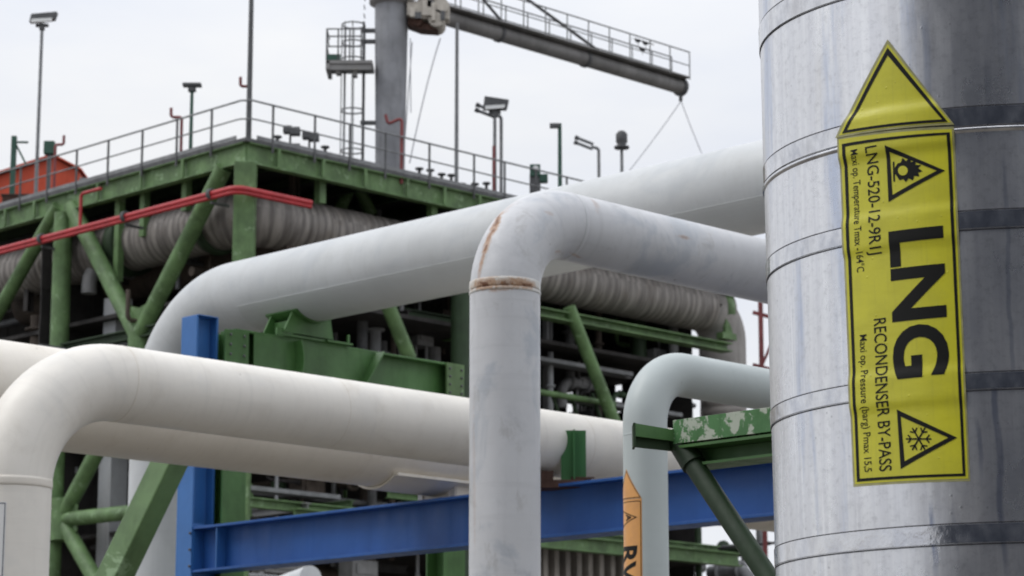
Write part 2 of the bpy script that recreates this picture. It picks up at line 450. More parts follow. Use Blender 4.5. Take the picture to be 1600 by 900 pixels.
for i, (hi, lo) in enumerate(straps):
    o1 = .0022
    pr = [(lo-.0002, LR+.0002), (lo, LR+.0018), (hi, LR+.0022), (hi+.0002, LR+.0002)]
    part('strap', ring_profile(pr, name='strap'), M['strap'], LT)
    for hh in (lo-.0022, hi+.0020):
        part('joint_line', ring_profile([(hh-.0010, LR+.0001), (hh-.0008, LR+.0013), (hh+.0006, LR+.0013), (hh+.0010, LR+.0001)]), M['gap'], LT)
# the wide raised swage joint below the arrow head
hi, lo = straps[BEAD]
pr = [(lo-.011, LR+.0002), (lo-.0085, LR+.0028), (lo-.006, LR+.0038), (lo-.0035, LR+.0028), (lo-.0025, LR+.0002)]
part('raised_bead', ring_profile(pr), M['strap'], LT)
pc = LC+LAX*(zt_)
part('end_plate', MB().lathe(pc, LAX, [(0,.03),(LR+.02,.03),(LR+.02,0),(0,0)], 96), M['strap'], LT)

# -- labels on cylinders
def cut_bm(bm, step, b):
    (u0,u1),(v0,v1) = b
    for ax_, lo_, hi_ in ((0,u0,u1),(1,v0,v1)):
        k = math.floor(lo_/step)+1
        while k*step < hi_:
            co = [0,0,0]; co[ax_] = k*step; no = [0,0,0]; no[ax_] = 1
            bmesh.ops.bisect_plane(bm, geom=bm.verts[:]+bm.edges[:]+bm.faces[:], dist=1e-6, plane_co=co, plane_no=no)
            k += 1
def bend(name, bm, cy, o, mat, parent, step=.005, label=None):
    bmesh.ops.triangulate(bm, faces=bm.faces[:])
    us = [v.co.x for v in bm.verts]; vv = [v.co.y for v in bm.verts]
    cut_bm(bm, step, ((min(us),max(us)),(min(vv),max(vv))))
    me = bpy.data.meshes.new(name); uvl = bm.loops.layers.uv.new('UVMap')
    for f in bm.faces:
        f.smooth = True
        for l in f.loops: l[uvl].uv = (l.vert.co.x, l.vert.co.y)
    org = ORG[parent]
    for v in bm.verts:
        v.co = cy.pt(v.co.x, v.co.y, o)-org
    bm.normal_update()
    for f in bm.faces:
        c_ = f.calc_center_median()+org-cy.C; c_ -= cy.ax*c_.dot(cy.ax)
        if f.normal.dot(c_) < 0: f.normal_flip()
    bm.to_mesh(me); bm.free(); me.materials.append(mat)
    return part(name, me, mat, parent, label)
def polys(*pl):
    bm = bmesh.new()
    for p in pl: bm.faces.new([bm.verts.new((x, y, 0)) for x, y in p])
    return bm
def ring_polys(o_, i_):
    n_ = len(o_); return [[o_[k], o_[(k+1)%n_], i_[(k+1)%n_], i_[k]] for k in range(n_)]
_TX = {}
def glyphs(s, bold=0., space=1.):
    cu = bpy.data.curves.new('txt', 'FONT'); cu.body = s; cu.size = 1; cu.offset = bold; cu.resolution_u = 5; cu.space_character = space
    o = bpy.data.objects.new('txt', cu); COL.objects.link(o)
    bpy.context.view_layer.update()
    me = bpy.data.meshes.new_from_object(o.evaluated_get(bpy.context.evaluated_depsgraph_get()))
    bpy.data.objects.remove(o); bpy.data.curves.remove(cu)
    return me
def text_on(cy, s, p_start, p_end, cap_px_lo, cap_px_hi, o, mat, parent, bold=0., name='lettering', capref=None, space=1.):
    """text reading downwards; p_start/p_end pixels of the base line ends, cap height between two pixels across"""
    me = glyphs(s, bold, space)
    bm = bmesh.new(); bm.from_mesh(me)
    xs = [v.co.x for v in bm.verts]; x0, x1 = min(xs), max(xs)
    capme = glyphs('H', bold); ch = max(v.co.y for v in capme.vertices); cb = min(v.co.y for v in capme.vertices)
    bpy.data.meshes.remove(capme); bpy.data.meshes.remove(me)
    a = cy.uv(*p_start); b = cy.uv(*p_end); hgt = cy.uv(*cap_px_hi)[0]-cy.uv(*cap_px_lo)[0]
    du, dh = b[0]-a[0], b[1]-a[1]
    for v in bm.verts:
        tt = (v.co.x-x0)/(x1-x0); y = (v.co.y-cb)/(ch-cb)*hgt
        v.co = Vector((a[0]+du*tt+y, a[1]+dh*tt, 0))
    return bend(name, bm, cy, o, mat, parent)

t = NT('yellow_vinyl'); uvm = t.mapv(coord='UV')
n1 = t.noise(uvm, 14, 6, .65); n2 = t.noise(t.mapv((9,.5,1),'UV'), 20, 4)
c = t.mix(t.rng(n1,.3,.75), (.68,.645,.035), (.58,.55,.034)); c = t.mix(t.rng(n2,.5,.8,0,.25), c, (.40,.38,.05))
spt = t.rng(t.vor(uvm, 55), .05, .12, 1, 0)
c = t.mix(t.math('MULTIPLY', t.math('MULTIPLY', spt, t.rng(n1,.45,.6)), .3), c, (.3,.28,.05))
M['yellow'] = t.done(c, t.rng(n1,.3,.7,.28,.42), 0, t.bump(spt, .4, .001, t.bump(t.noise(t.mapv((1,2.5,1),'UV'), 9, 4), .2, .006)))
t = NT('vinyl_margin'); n1 = t.noise(t.mapv(coord='UV'), 40, 5)
M['margin'] = t.done(t.mix(t.rng(n1,.3,.7), (.30,.29,.12), (.44,.42,.20)), .35)

YL = thing('arrow_label', cyl.pt(cyl.uv(1410, 450)[0], cyl.uv(1410, 450)[1]), 'yellow arrow shaped warning label with LNG lettering on the big silver pipe', 'label')
q = cyl.uv
O0, O1, O2 = .0009, .0017, .0024
bodyo = [q(1311,216), q(1334,761), q(1516,752), q(1491,199)]
body = [q(1314,219), q(1337,757), q(1513,748), q(1488,203)]
bend('body_margin', polys(bodyo), cyl, O0, M['margin'], YL)
bp_ = bend('body', polys(body), cyl, O0+.0003, M['yellow'], YL)
bo = [q(1319,226), q(1340,753), q(1509,744), q(1485,208)]
bi = [q(1324,230), q(1344,748), q(1504.5,740), q(1480,212)]
bend('border', polys(*ring_polys(bo, bi)), cyl, O1, M['text'], YL)
to = [q(1387.5,62), q(1309,217), q(1492,196)]
ti = [q(1388,69), q(1315,213), q(1487,193)]
bend('arrow_margin', polys(to), cyl, O1+.0003, M['margin'], YL)
bend('arrow_head', polys(ti), cyl, O1+.0006, M['yellow'], YL)
t1 = [q(1388,75), q(1320,210), q(1482,192)]
t2 = [q(1388,87), q(1327.5,204.5), q(1473,188)]
bend('arrow_border', polys(*ring_polys(t1, t2)), cyl, O1+.0011, M['text'], YL)
def tri_sign(pts, inner, name):
    bend(name, polys(*ring_polys([q(*p) for p in pts], [q(*p) for p in inner])), cyl, O1, M['text'], YL)
tri_sign([(1385,228),(1389,316),(1477,267)], [(1391,238),(1395,305),(1464,267)], 'flame_triangle')
tri_sign([(1402,640),(1408,733),(1496,684)], [(1408,651),(1414,721),(1482,684)], 'frost_triangle')
text_on(cyl, 'LNG', (1390,363), (1398,594), (1392,430), (1477,430), O1, M['text'], YL, bold=.032, name='big_lettering')
text_on(cyl, 'LNG-520-12-9R1J', (1354.5,231), (1361,399), (1358,310), (1376,310), O1, M['text'], YL, bold=.004)
text_on(cyl, 'RECONDENSER BY-PASS', (1366,499), (1375,737), (1371,610), (1390,610), O1, M['text'], YL, bold=.004)
text_on(cyl, 'Maxi op. Temperature Tmax -164°C', (1332,236), (1340,426), (1336,330), (1347,330), O1, M['text'], YL, bold=.002)
text_on(cyl, 'Maxi op. Pressure (barg) Pmax 15,5', (1344,524), (1352,738), (1348,630), (1359,630), O1, M['text'], YL, bold=.002)
# flame over a ring, its top pointing right
def px_poly(pts): return [q(*p) for p in pts]
flame = [(1399,262),(1403,256),(1408,254),(1411,247),(1416,252),(1423,246),(1424,254),(1431,251),(1431,258),(1440,258),(1435,263),(1442,268),(1435,270),(1437,276),(1429,275),(1427,282),(1420,279),(1416,285),(1412,280),(1406,282),(1403,277),(1399,272)]
bend('flame_symbol', polys(px_poly(flame)), cyl, O1, M['text'], YL)
cen = (1411.5, 267.)
bend('flame_ring_centre', polys(px_poly([(cen[0]+math.cos(2*math.pi*k/16)*7.6, cen[1]+math.sin(2*math.pi*k/16)*7.6) for k in range(16)])), cyl, O1+.0004, M['yellow'], YL)
bend('base_line', polys(px_poly([(1395.5,253),(1398,253),(1399,284),(1396.5,284)]), px_poly([(1439,252),(1446,256),(1440,256.5)])), cyl, O1, M['text'], YL)
sn = []
c0 = (1436, 686)
def seg_px(p, q2, w_):
    dx, dy = q2[0]-p[0], q2[1]-p[1]; L = math.hypot(dx, dy); nx, ny = -dy/L*w_/2, dx/L*w_/2
    return px_poly([(p[0]+nx,p[1]+ny),(q2[0]+nx,q2[1]+ny),(q2[0]-nx,q2[1]-ny),(p[0]-nx,p[1]-ny)])
for k in range(6):
    a = math.pi*k/3; d = (math.cos(a), math.sin(a)); e = (c0[0]+d[0]*20, c0[1]+d[1]*20)
    sn.append(seg_px((c0[0]+d[0]*.1, c0[1]+d[1]*.1), e, 2.4))
    for s_ in (-1, 1):
        a2 = a+s_*R(50); m_ = (c0[0]+d[0]*11.5, c0[1]+d[1]*11.5)
        sn.append(seg_px(m_, (m_[0]+math.cos(a2)*8, m_[1]+math.sin(a2)*8), 2.2))
for i, p_ in enumerate(sn):
    pass
bend('snowflake_symbol', polys(*sn), cyl, O1, M['text'], YL)

# ==================================================================== WHITE PIPES
def seam_band(parent, c, ax, r, wd, mat, name='weld_band', off=.004, seg=64):
    ax = Vector(ax).normalized(); c = Vector(c)
    return part(name, MB().lathe(c-ax*wd/2, ax, [(r-.002,-.002),(r+off*.7,0),(r+off,wd*.25),(r+off,wd*.75),(r+off*.7,wd),(r-.002,wd+.002)], seg), mat, parent)
def straight(p0, p1, step=.5):
    n_ = max(1, int((p1-p0).length/step)); return [p0+(p1-p0)*i/n_ for i in range(n_+1)]

# ---- blue support frame first: its heights carry the pipes
PB = U(317, 825, 20.0); zbeam = PB.z            # top of beam at the post
def on_beam(px):                                 # a point on the beam's line at a pixel column
    d = ray(px, 800); k = (PB.x+PB.y)/(d.x+d.y); return Vector((d.x*k, d.y*k, zbeam))
# ---- pipe 1: front cream pipe
P1r = .227
b1_ = on_beam(853)
z1 = U(853, 692, b1_.y).z
X1 = Vector((b1_.x, b1_.y, z1))
d0 = ray(20, 700); k = -( (X1.y-X1.x) )/(d0.x-d0.y); c1 = Vector((d0.x*k, d0.y*k, z1))
M['cream'] = pipe_paint('cream_pipe_paint', (.80,.765,.70), (.42,.36,.28), .22, .2, .6, patch=.07)
M['cream2'] = pipe_paint('cream_pipe_paint_b', (.76,.715,.64), (.42,.34,.25), .25, .16, .4)
T1 = thing('white_pipe', (c1.x, c1.y, 0), 'cream white pipe rising at the left edge then bending right over the blue beam', 'pipe')
end1 = c1+A*17; R1 = P1r*3
path = [Vector((c1.x,c1.y,0)), Vector((c1.x,c1.y,z1-R1))]+arc(c1, Z, A, R1, 24)[1:]+straight(c1+A*R1, end1)[1:]
path += arc(end1+A*.7, A, -Z, .6, 10)[1:]+[Vector((end1.x+A.x*.7, end1.y+A.y*.7, 0))]
part('pipe_body', MB().tube(path, P1r, 72), M['cream'], T1)
wb = U(20, 757, c1.y)
seam_band(T1, (c1.x, c1.y, wb.z), Z, P1r, .05, M['cream2'])
seam_band(T1, c1+A*(R1+.02), A, P1r, .012, M['cream2'], 'seam', .0015)
for k_ in (2.35, 4.6): seam_band(T1, c1+A*k_, A, P1r, .006, M['cream2'], 'seam', .0012)
part('footing', MB().lathe((c1.x,c1.y,0), Z, [(.45,0),(.45,.25),(.42,.28),(P1r,.28)], 32), M['concrete'], T1)
# small plate with a dark blue frame, low on that pipe
cy1 = Cyl((c1.x,c1.y,wb.z), Z, P1r)
LB = thing('pipe_plate', cy1.pt(*cy1.uv(0, 820)), 'white plate with thin dark frame at the left edge on the cream pipe', 'plate')
u1 = cy1.uv(10.5, 784); u0 = (u1[0]-.16, u1[1]); hb = cy1.uv(10.5, 899)[1]-.25
M['plate'] = NT('white_plate').done((.78,.78,.77), .35)
M['navy'] = NT('navy_print').done((.07,.07,.11), .45)
bend('plate_face', polys([u0,u1,(u1[0],hb),(u0[0],hb)]), cy1, .0012, M['plate'], LB)
m1, m2 = .006, .011
bend('plate_frame', polys(*ring_polys([(u0[0]+m1,u0[1]-m1),(u1[0]-m1,u1[1]-m1),(u1[0]-m1,hb+m1),(u0[0]+m1,hb+m1)],
     [(u0[0]+m2,u0[1]-m2),(u1[0]-m2,u1[1]-m2),(u1[0]-m2,hb+m2),(u0[0]+m2,hb+m2)])), cy1, .002, M['navy'], LB)
# ---- pipe 2: the thicker one behind it
P2r = .325
b2_ = on_beam(665); z2 = zbeam+.07+P2r
X2 = Vector((b2_.x, b2_.y, z2))
T2 = thing('white_pipe', (X2.x, X2.y, 0), 'thicker cream white pipe just behind and under the front one, resting in a cradle', 'pipe')
pa = X2-A*7; pb = X2+A*16
path = [Vector((pa.x,pa.y,0))]+arc(pa, Z, A, .95, 16)+straight(pa+A*.95, pb)[1:]+arc(pb+A*1, A, -Z, .95, 10)[1:]+[Vector((pb.x+A.x, pb.y+A.y, 0))]
part('pipe_body', MB().tube(path, P2r, 72), M['cream2'], T2)
# cradle: curved wear plate with turned up lips, web and shoe
mb = MB(); c_a = hit(583, 770, X2, B); cs = (c_a-X2).dot(A)
n_ = 14; L0, L1 = cs, cs+1.5
for r0, r1 in ((P2r+.004, P2r+.022),):
    pts = []
    for i in range(n_+1):
        a = R(-90-40+80*i/n_)
        pts.append((math.cos(a), math.sin(a)))
    lo = [X2+A*L0+(B*x+Z*y)*r0 for x, y in pts]; ho = [X2+A*L0+(B*x+Z*y)*r1 for x, y in pts]
    mb.prism(lo+ho[::-1], A*(L1-L0))
for s_ in (-1, 1):      # lips
    a = R(-90+s_*40); p = X2+A*L0+(B*math.cos(a)+Z*math.sin(a))*(P2r+.013)
    mb.bar(p+B*s_*.02, p+B*s_*.02+A*(L1-L0), .05, .02)
part('cradle', mb, M['cream2'], T2)
mb = MB(); zc = zbeam+.005
for s_ in (-.14, .14): mb.box(X2+A*(cs+1.0)+B*s_+Z*(zbeam+.05-z2+.01), (.8,.016,.13), (A,B,Z))
lz = X2.z-math.cos(R(40))*(P2r+.01)
mb.box(Vector((X2.x,X2.y,(zbeam+.025+lz)/2))+A*(cs+1.05)-B*(math.sin(R(40))*P2r-.015), (.85,.014,lz-zbeam-.025), (A,B,Z)).box(Vector((X2.x,X2.y,(zbeam+.025+lz)/2))+A*(cs+.62), (.014,P2r*1.2,.10), (A,B,Z))
mb.box(Vector((X2.x,X2.y,zbeam+.014))+A*(cs+1.0), (.9,.36,.016), (A,B,Z))
part('shoe', mb, M['cream2'], T2)

# ---- blue frame
zp = U(300, 495, 20).z
TB = thing('pipe_support', (PB.x-.15, PB.y+.15, 0), 'blue painted steel post and beam frame carrying the cream pipes', 'pipe support')
pc_ = Vector((PB.x, PB.y, 0))+B*.10
mb = MB().ibeam(pc_, pc_+Z*zp, .20, .22, .018, .012, up=A)
mb.box(pc_+Z*(zp+.004), (.206,.222,.008), (A,B,Z)); mb.box(pc_+Z*.012, (.4,.4,.024), (A,B,Z))
part('post', mb, M['blue'], TB, bevel=.003)
bh = .36
pe = on_beam(1760); e0 = Vector((PB.x,PB.y,zbeam-bh/2)); e1_ = Vector((pe.x,pe.y,zbeam-bh/2))
part('beam', MB().ibeam(e0, e1_, .22, bh, .02, .012), M['blue_deep'], TB, bevel=.002)
part('end_stiffener', MB().box(e0-B*.012, (.21,.018,bh-.05), (A,B,Z)).box(e0-B*.30, (.20,.012,bh-.045), (A,B,Z)), M['blue'], TB)
pc2 = Vector((e1_.x, e1_.y, 0))-B*.12
part('post', MB().ibeam(pc2, pc2+Z*(zbeam+.3), .20, .22, .018, .012, up=A).box(pc2+Z*.012, (.4,.4,.024), (A,B,Z)), M['blue'], TB)

# ---- middle pipe (white, rusty weld) in front
MY = 14.0; MR = .1985
mc = U(789, 333, MY)
M['weldrust'] = pipe_paint('rusty_weld_tape', (.60,.58,.54), (.30,.15,.07), .95, .2, 1, mott=.1)
RM = .47
path = [Vector((mc.x,mc.y,0)), Vector((mc.x,mc.y,1.5)), Vector((mc.x,mc.y,mc.z-RM))]+arc(mc, Z, A, RM, 28)[1:]+straight(mc+A*RM, mc+A*7.4)[1:]
path += arc(mc+A*8, A, -Z, .55, 10)[1:]+[Vector((mc.x+A.x*8, mc.y+A.y*8, 0))]
mbm = MB().tube(path, MR, 72)
bvh = BVHTree.FromPolygons([tuple(p) for p in mbm.v], mbm.f)
basem = Vector((mc.x, mc.y, 0))
def surf(px, py):
    loc, nrm, _, _ = bvh.ray_cast(EYE, ray(px, py).normalized())
    k = 0
    while loc is None and k < 12:
        k += 1; px += (800-px)*.02 if py > 420 else 0; py += 2 if py < 340 else -2
        loc, nrm, _, _ = bvh.ray_cast(EYE, ray(px, py).normalized())
    if loc is None: print('MISS', px, py); loc = Vector((mc.x, mc.y, mc.z))
    return loc, nrm
def rust(p, q2, wpx, amt, core, st=1.):
    a, na = surf(*p); b, nb = surf(*q2); c = (a+b)/2; d = (b-a)
    rot = d.normalized().to_track_quat('X', 'Z').to_euler()
    wd = wpx/F*MY/2
    return (tuple(c-basem), tuple(rot), (d.length/2*st, wd, wd), amt, core)
RU = []
ST = [(780,334),(777,344),(772,356),(766,368),(761,380),(757,392),(754,404),(751,416),(749,430)]
for i, (p, q2) in enumerate(zip(ST, ST[1:])):
    RU.append(rust(p, q2, (16,20,18,14,15,11,9,9)[i], (1,1,.95,.9,1,.8,.7,.7)[i], (1,1,.9,.5,1,.5,.2,.1)[i], 2.2))
RU += [rust((738,447),(760,450),14,.95,.6), rust((760,448),(795,450),16,1,.8), rust((795,449),(842,449),13,.9,.5),
      rust((924,302),(934,330),14,.4,.3), rust((868,393),(908,403),9,.9,.7), rust((1058,368),(1078,373),7,.7,.5), rust((1150,362),(1180,370),8,.4,.1),
      rust((778,332),(805,306),24,.3,0), rust((740,640),(742,860),8,.3,0)]
M['midpipe'] = pipe_paint('mid_pipe_paint', (.57,.575,.59), (.40,.41,.43), .6, .25, .7, rusts=RU, mott=.07, patch=.45)
TM = thing('white_pipe', basem, 'weathered grey white pipe with a rusty weld under its bend, standing in the middle', 'pipe')
part('pipe_body', mbm, M['midpipe'], TM)
wz = U(789, 456, MY).z
RW = [((0,-MR*.8,wz+.01), (0,0,0), (.2,.12,.03), .9, .9), ((-.1,-MR*.7,wz+.015),(0,0,0),(.09,.1,.04),1,1), ((.1,-MR*.7,wz+.015),(0,0,0),(.08,.1,.03),1,1)]
M['weldtape'] = pipe_paint('weld_tape_paint', (.62,.61,.58), (.45,.33,.2), .6, .3, .8, rusts=RW)
seam_band(TM, (mc.x,mc.y,wz+.025), Z, MR, .05, M['weldtape'], off=.003)
seam_band(TM, (mc.x,mc.y,wz-.012), Z, MR, .016, M['weldtape'], 'weld_bead', .0045)
seam_band(TM, mc+A*(RM+.005), A, MR, .022, M['midpipe'], 'weld_bead', .003)
part('footing', MB().lathe((mc.x,mc.y,0), Z, [(.4,0),(.4,.2),(.37,.23),(MR,.23)], 32), M['concrete'], TM)

# ---- pipe 3: big pale pipe crossing behind
GP = Vector((PB.x, PB.y, 0))                     # green frame starts beside the blue post
s3 = .52*1.41
cross = hit(470, 500, GP, B)                     # where pipe 3 crosses the green frame
P3r = .318
ax3 = hit(600, 418, Vector((cross.x, cross.y, 0)), A)    # plane normal A contains the B line
z3 = ax3.z
cr3 = Vector((cross.x, cross.y, z3))
k3 = hit(266, 480, cr3, A); c3 = Vector((k3.x, k3.y, z3)); R3 = P3r*3
M['pale'] = pipe_paint('pale_grey_pipe_paint', (.53,.545,.55), (.42,.43,.42), .35, .16, .25, mott=.07, patch=.16)
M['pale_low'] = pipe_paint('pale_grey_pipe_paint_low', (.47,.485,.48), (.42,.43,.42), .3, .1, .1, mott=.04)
T3 = thing('white_pipe', (c3.x,c3.y,0), 'pale grey pipe rising behind the blue post and crossing over to the upper right', 'pipe')
endp = c3-B*11.5
path = [Vector((c3.x,c3.y,0)), Vector((c3.x,c3.y,z3-R3))]+arc(c3, Z, -B, R3, 24)[1:]+straight(c3-B*R3, endp)[1:]
path += arc(endp-B*1, -B, -Z, .9, 10)[1:]+[Vector((endp.x-B.x, endp.y-B.y, 0))]
part('pipe_body', MB().tube(path, P3r, 72), M['pale'], T3)
# lower half shell of lagging sheet, its edge shows as a long straight lap
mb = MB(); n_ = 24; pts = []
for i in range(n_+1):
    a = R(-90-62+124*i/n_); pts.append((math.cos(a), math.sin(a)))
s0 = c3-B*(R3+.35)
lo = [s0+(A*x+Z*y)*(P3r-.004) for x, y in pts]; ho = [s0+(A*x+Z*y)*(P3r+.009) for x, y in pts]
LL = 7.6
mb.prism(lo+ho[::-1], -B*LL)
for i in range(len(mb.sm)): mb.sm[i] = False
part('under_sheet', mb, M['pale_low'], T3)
part('footing', MB().lathe((c3.x,c3.y,0), Z, [(.55,0),(.55,.25),(.52,.28),(P3r,.28)], 32), M['concrete'], T3)

# ---- green portal frame holding pipe 3
TG = thing('pipe_support', GP+A*.35, 'green steel portal frame right of the blue post, holding up the pale pipe', 'pipe support')
zgt = cr3.z-P3r-.16                              # beam top
def on_g(px): 
    h_ = hit(px, 500, GP, B); return Vector((h_.x, h_.y, 0))
ga, gb = on_g(357), on_g(698)
H1 = .30
part('beam', MB().ibeam(ga+Z*(zgt-H1/2), gb+Z*(zgt-H1/2), .20, H1, .018, .012), M['green_near'], TG, bevel=.002)
for p_, lb in ((ga, 1), (gb, 1)):
    part('column', MB().ibeam(p_, p_+Z*(zgt-H1 if p_ is gb else zgt-.02), .24, .24, .02, .014, up=B).box(p_+Z*.012, (.4,.4,.024), (A,B,Z)), M['green_near'], TG, bevel=.002)
part('column_cap', MB().ibeam(gb+Z*(zgt-H1-.0), gb+Z*(zgt+.0), .21, .235, .02, .014, up=B), M['green'], TG)
g1, g2, g3, g4 = on_g(385), on_g(447), on_g(536), on_g(575)
mb = MB()
def vplate(pts, off, th):  # polygon in the A-Z plane at frame, pushed towards the camera by off
    return [p+(-B)*off for p in pts], B*th
pl, th = vplate([g1+Z*(zgt-.02), g4+Z*(zgt-.02), on_g(560)+Z*(zgt-.18), g3+Z*(zgt-.42), g2+Z*(zgt-.52), g1+Z*(zgt-.56)], .105, .012)
mb.prism(pl, th)
part('haunch_plate', mb, M['green_near'], TG)
mb = MB()
prev = None
for i in range(9):
    k = i/8; pt_ = g2+(g2-g1)*.12*math.sin(k*3.1)+Z*(zgt-.03-.48*k)+A*(-.10*k*k)
    if prev is not None: mb.bar(prev-B*.155, pt_-B*.155, .10, .012, up=B if False else A)
    prev = pt_
part('stiffener', mb, M['green_near'], TG)
mb = MB(); mb.prism([g3-B*.10+Z*(zgt-.03), g4-B*.10+Z*(zgt-.03), on_g(560)-B*.10+Z*(zgt-.18), g3-B*.10+Z*(zgt-.42)], -B*.02)
mb = MB().bar(g4-B*.16+Z*(zgt-.02), g3-B*.16+Z*(zgt-.44), .012, .12, up=B)
part('stiffener', mb, M['green_near'], TG)
mb = MB().box(cr3*1+Z*(zgt+.011-cr3.z)+A*.05, (.62,.26,.02), (A,B,Z))
mb.box(cr3+Z*(zgt+.011-cr3.z)+A*.30-B*.0, (.28,.32,.016), (A,B,Z)).box(cr3+Z*(zgt+.05-cr3.z)+A*.42-B*.12, (.02,.02,.09), (A,B,Z))
mb.box(cr3+Z*(zgt+.03-cr3.z)-A*.30-B*.12, (.12,.02,.06), (A,B,Z))
part('base_plate', mb, M['green_near'], TG)
mb = MB()
for s_ in (-.14, .13):
    pts = [(-.30,.03), (.24,.03)]
    arcp = []
    for i in range(13):
        a = R(-90+38-76*i/12); arcp.append((math.cos(a)*(P3r+.012), math.sin(a)*(P3r+.012)+z3-zgt))
    pl = [cr3+A*x+Z*(y+zgt-z3)+B*s_ for x, y in pts+arcp]
    mb.prism(pl, B*.014)
for i in (-1, 1): mb.box(cr3+A*i*.17+Z*(zgt+.09-z3), (.014,.26,.12), (A,B,Z))
# wear plate curving round the pipe underside
pts = []
for i in range(13):
    a = R(-90-40+80*i/12); pts.append((math.cos(a), math.sin(a)))
s0 = cr3-B*.2
mb.prism([s0+(A*x+Z*y)*(P3r+.010) for x, y in pts]+[s0+(A*x+Z*y)*(P3r+.024) for x, y in pts][::-1], B*.4)
part('saddle', mb, M['green_near'], TG)

def bolts(parent, pts, n, r_=.011, h_=.012, mat='galv_dark'):
    mb = MB()
    for p in pts: mb.lathe(p, n, [(r_,0),(r_,h_*.8),(r_*.8,h_),(0,h_)], 6)
    part('bolt_row', mb, M[mat], parent)
nb = -B
bolts(TG, [gb+Z*(zgt-.05-.07*i)+A*k+nb*.118 for i in range(4) for k in (-.07,.07)], nb)
bolts(TG, [ga+Z*(zgt-.06-.08*i)+A*k+nb*.121 for i in range(4) for k in (-.07,.07)], nb)
bolts(TG, [cr3+Z*(zgt+.02-z3)+A*k+B*j for k in (-.2,.26) for j in (-.1,.1)], Z)
part('joint_plate', MB().box(e0-B*.006+Z*0, (.24,.014,bh+.06), (A,B,Z)), M['blue'], TB)
bolts(TB, [e0+Z*(k*.13)-A*.122+(-B)*.0-B*.0 for k in (-1,0,1)], -A)
bolts(TB, [e0-B*(1.0+1.1*i)+Z*(bh/2)+A*j for i in range(4) for j in (-.07,.07)], Z)
# ---- pipe 4: slim grey green pipe with orange label
Y4 = 12.0; c4 = U(1007, 576, Y4); R4p = .1065
M['slim'] = pipe_paint('grey_green_pipe_paint', (.45,.495,.49), (.36,.38,.37), .2, .08, .2, mott=.04)
T4 = thing('white_pipe', (c4.x,c4.y,0), 'slim pale grey green pipe with an orange label, bending right under the green bracket', 'pipe')
Rb = .27
path = [Vector((c4.x,c4.y,0)), Vector((c4.x,c4.y,c4.z-Rb))]+arc(c4, Z, A, Rb, 20)[1:]+straight(c4+A*Rb, c4+A*4.5)[1:]
path += arc(c4+A*4.8, A, -Z, .28, 10)[1:]+[Vector((c4.x+A.x*4.8, c4.y+A.y*4.8, 0))]
part('pipe_body', MB().tube(path, R4p, 56), M['slim'], T4)
seam_band(T4, (c4.x,c4.y,U(1007,681,Y4).z), Z, R4p, .006, M['slim'], 'seam', .0012)
part('footing', MB().lathe((c4.x,c4.y,0), Z, [(.25,0),(.25,.2),(.23,.22),(R4p,.22)], 24), M['concrete'], T4)
cy4 = Cyl((c4.x,c4.y,U(1007,800,Y4).z), Z, R4p)
t = NT('orange_vinyl'); n1 = t.noise(t.mapv(coord='UV'), 20, 4)
M['ovinyl'] = t.done(t.mix(t.rng(n1,.3,.7), (.76,.37,.11), (.68,.33,.11)), .35)
e4 = cy4.uv(1003, 820)[0]; W4 = .175; l4 = e4-W4; m4 = (e4+l4)/2
ht, hbz, hbot = cy4.uv(1000, 731)[1], cy4.uv(1000, 779)[1], cy4.uv(1000, 899)[1]-.45
OL = thing('arrow_label', cy4.pt(e4-.03, hbz), 'orange arrow shaped label lettered RV on the slim grey green pipe', 'label')
bend('body', polys([(l4,hbz),(e4,hbz),(e4,hbot),(l4,hbot)]), cy4, .001, M['ovinyl'], OL)
bend('arrow_head', polys([(l4,hbz+.002),(e4,hbz+.002),(m4,ht)]), cy4, .0014, M['ovinyl'], OL)
g_ = .004; g2_ = .007
bend('border', polys(*ring_polys([(l4+g_,hbz-g_-.006),(e4-g_,hbz-g_-.006),(e4-g_,hbot+g_),(l4+g_,hbot+g_)], [(l4+g2_,hbz-g2_-.006),(e4-g2_,hbz-g2_-.006),(e4-g2_,hbot+g2_),(l4+g2_,hbot+g2_)])), cy4, .0018, M['text'], OL)
bend('arrow_border', polys(*ring_polys([(l4+.004,hbz+.005),(e4-.004,hbz+.005),(m4,ht-.007)], [(l4+.009,hbz+.008),(e4-.009,hbz+.008),(m4,ht-.013)])), cy4, .0020, M['text'], OL)
def uv4(px, py): return cy4.uv(px, py)
tr = [(uv4(975,797)[0]-.012, uv4(975,797)[1]), (uv4(975,824)[0]-.012, uv4(975,826)[1]), (uv4(996,806)[0], uv4(996,808)[1])]
cx_ = (sum(p[0] for p in tr)/3, sum(p[1] for p in tr)/3)
bend('warning_triangle', polys(*ring_polys(tr, [(cx_[0]+(p[0]-cx_[0])*.84, cx_[1]+(p[1]-cx_[1])*.84) for p in tr])), cy4, .0018, M['text'], OL)
text_on(cy4, 'A', (978.5,804), (979,815), (979,810), (987,810), .0019, M['text'], OL, bold=.03, name='triangle_mark')
text_on(cy4, 'RV', (975.2,855), (975.2,911), (975.2,890), (994,890), .0018, M['text'], OL, bold=.03)

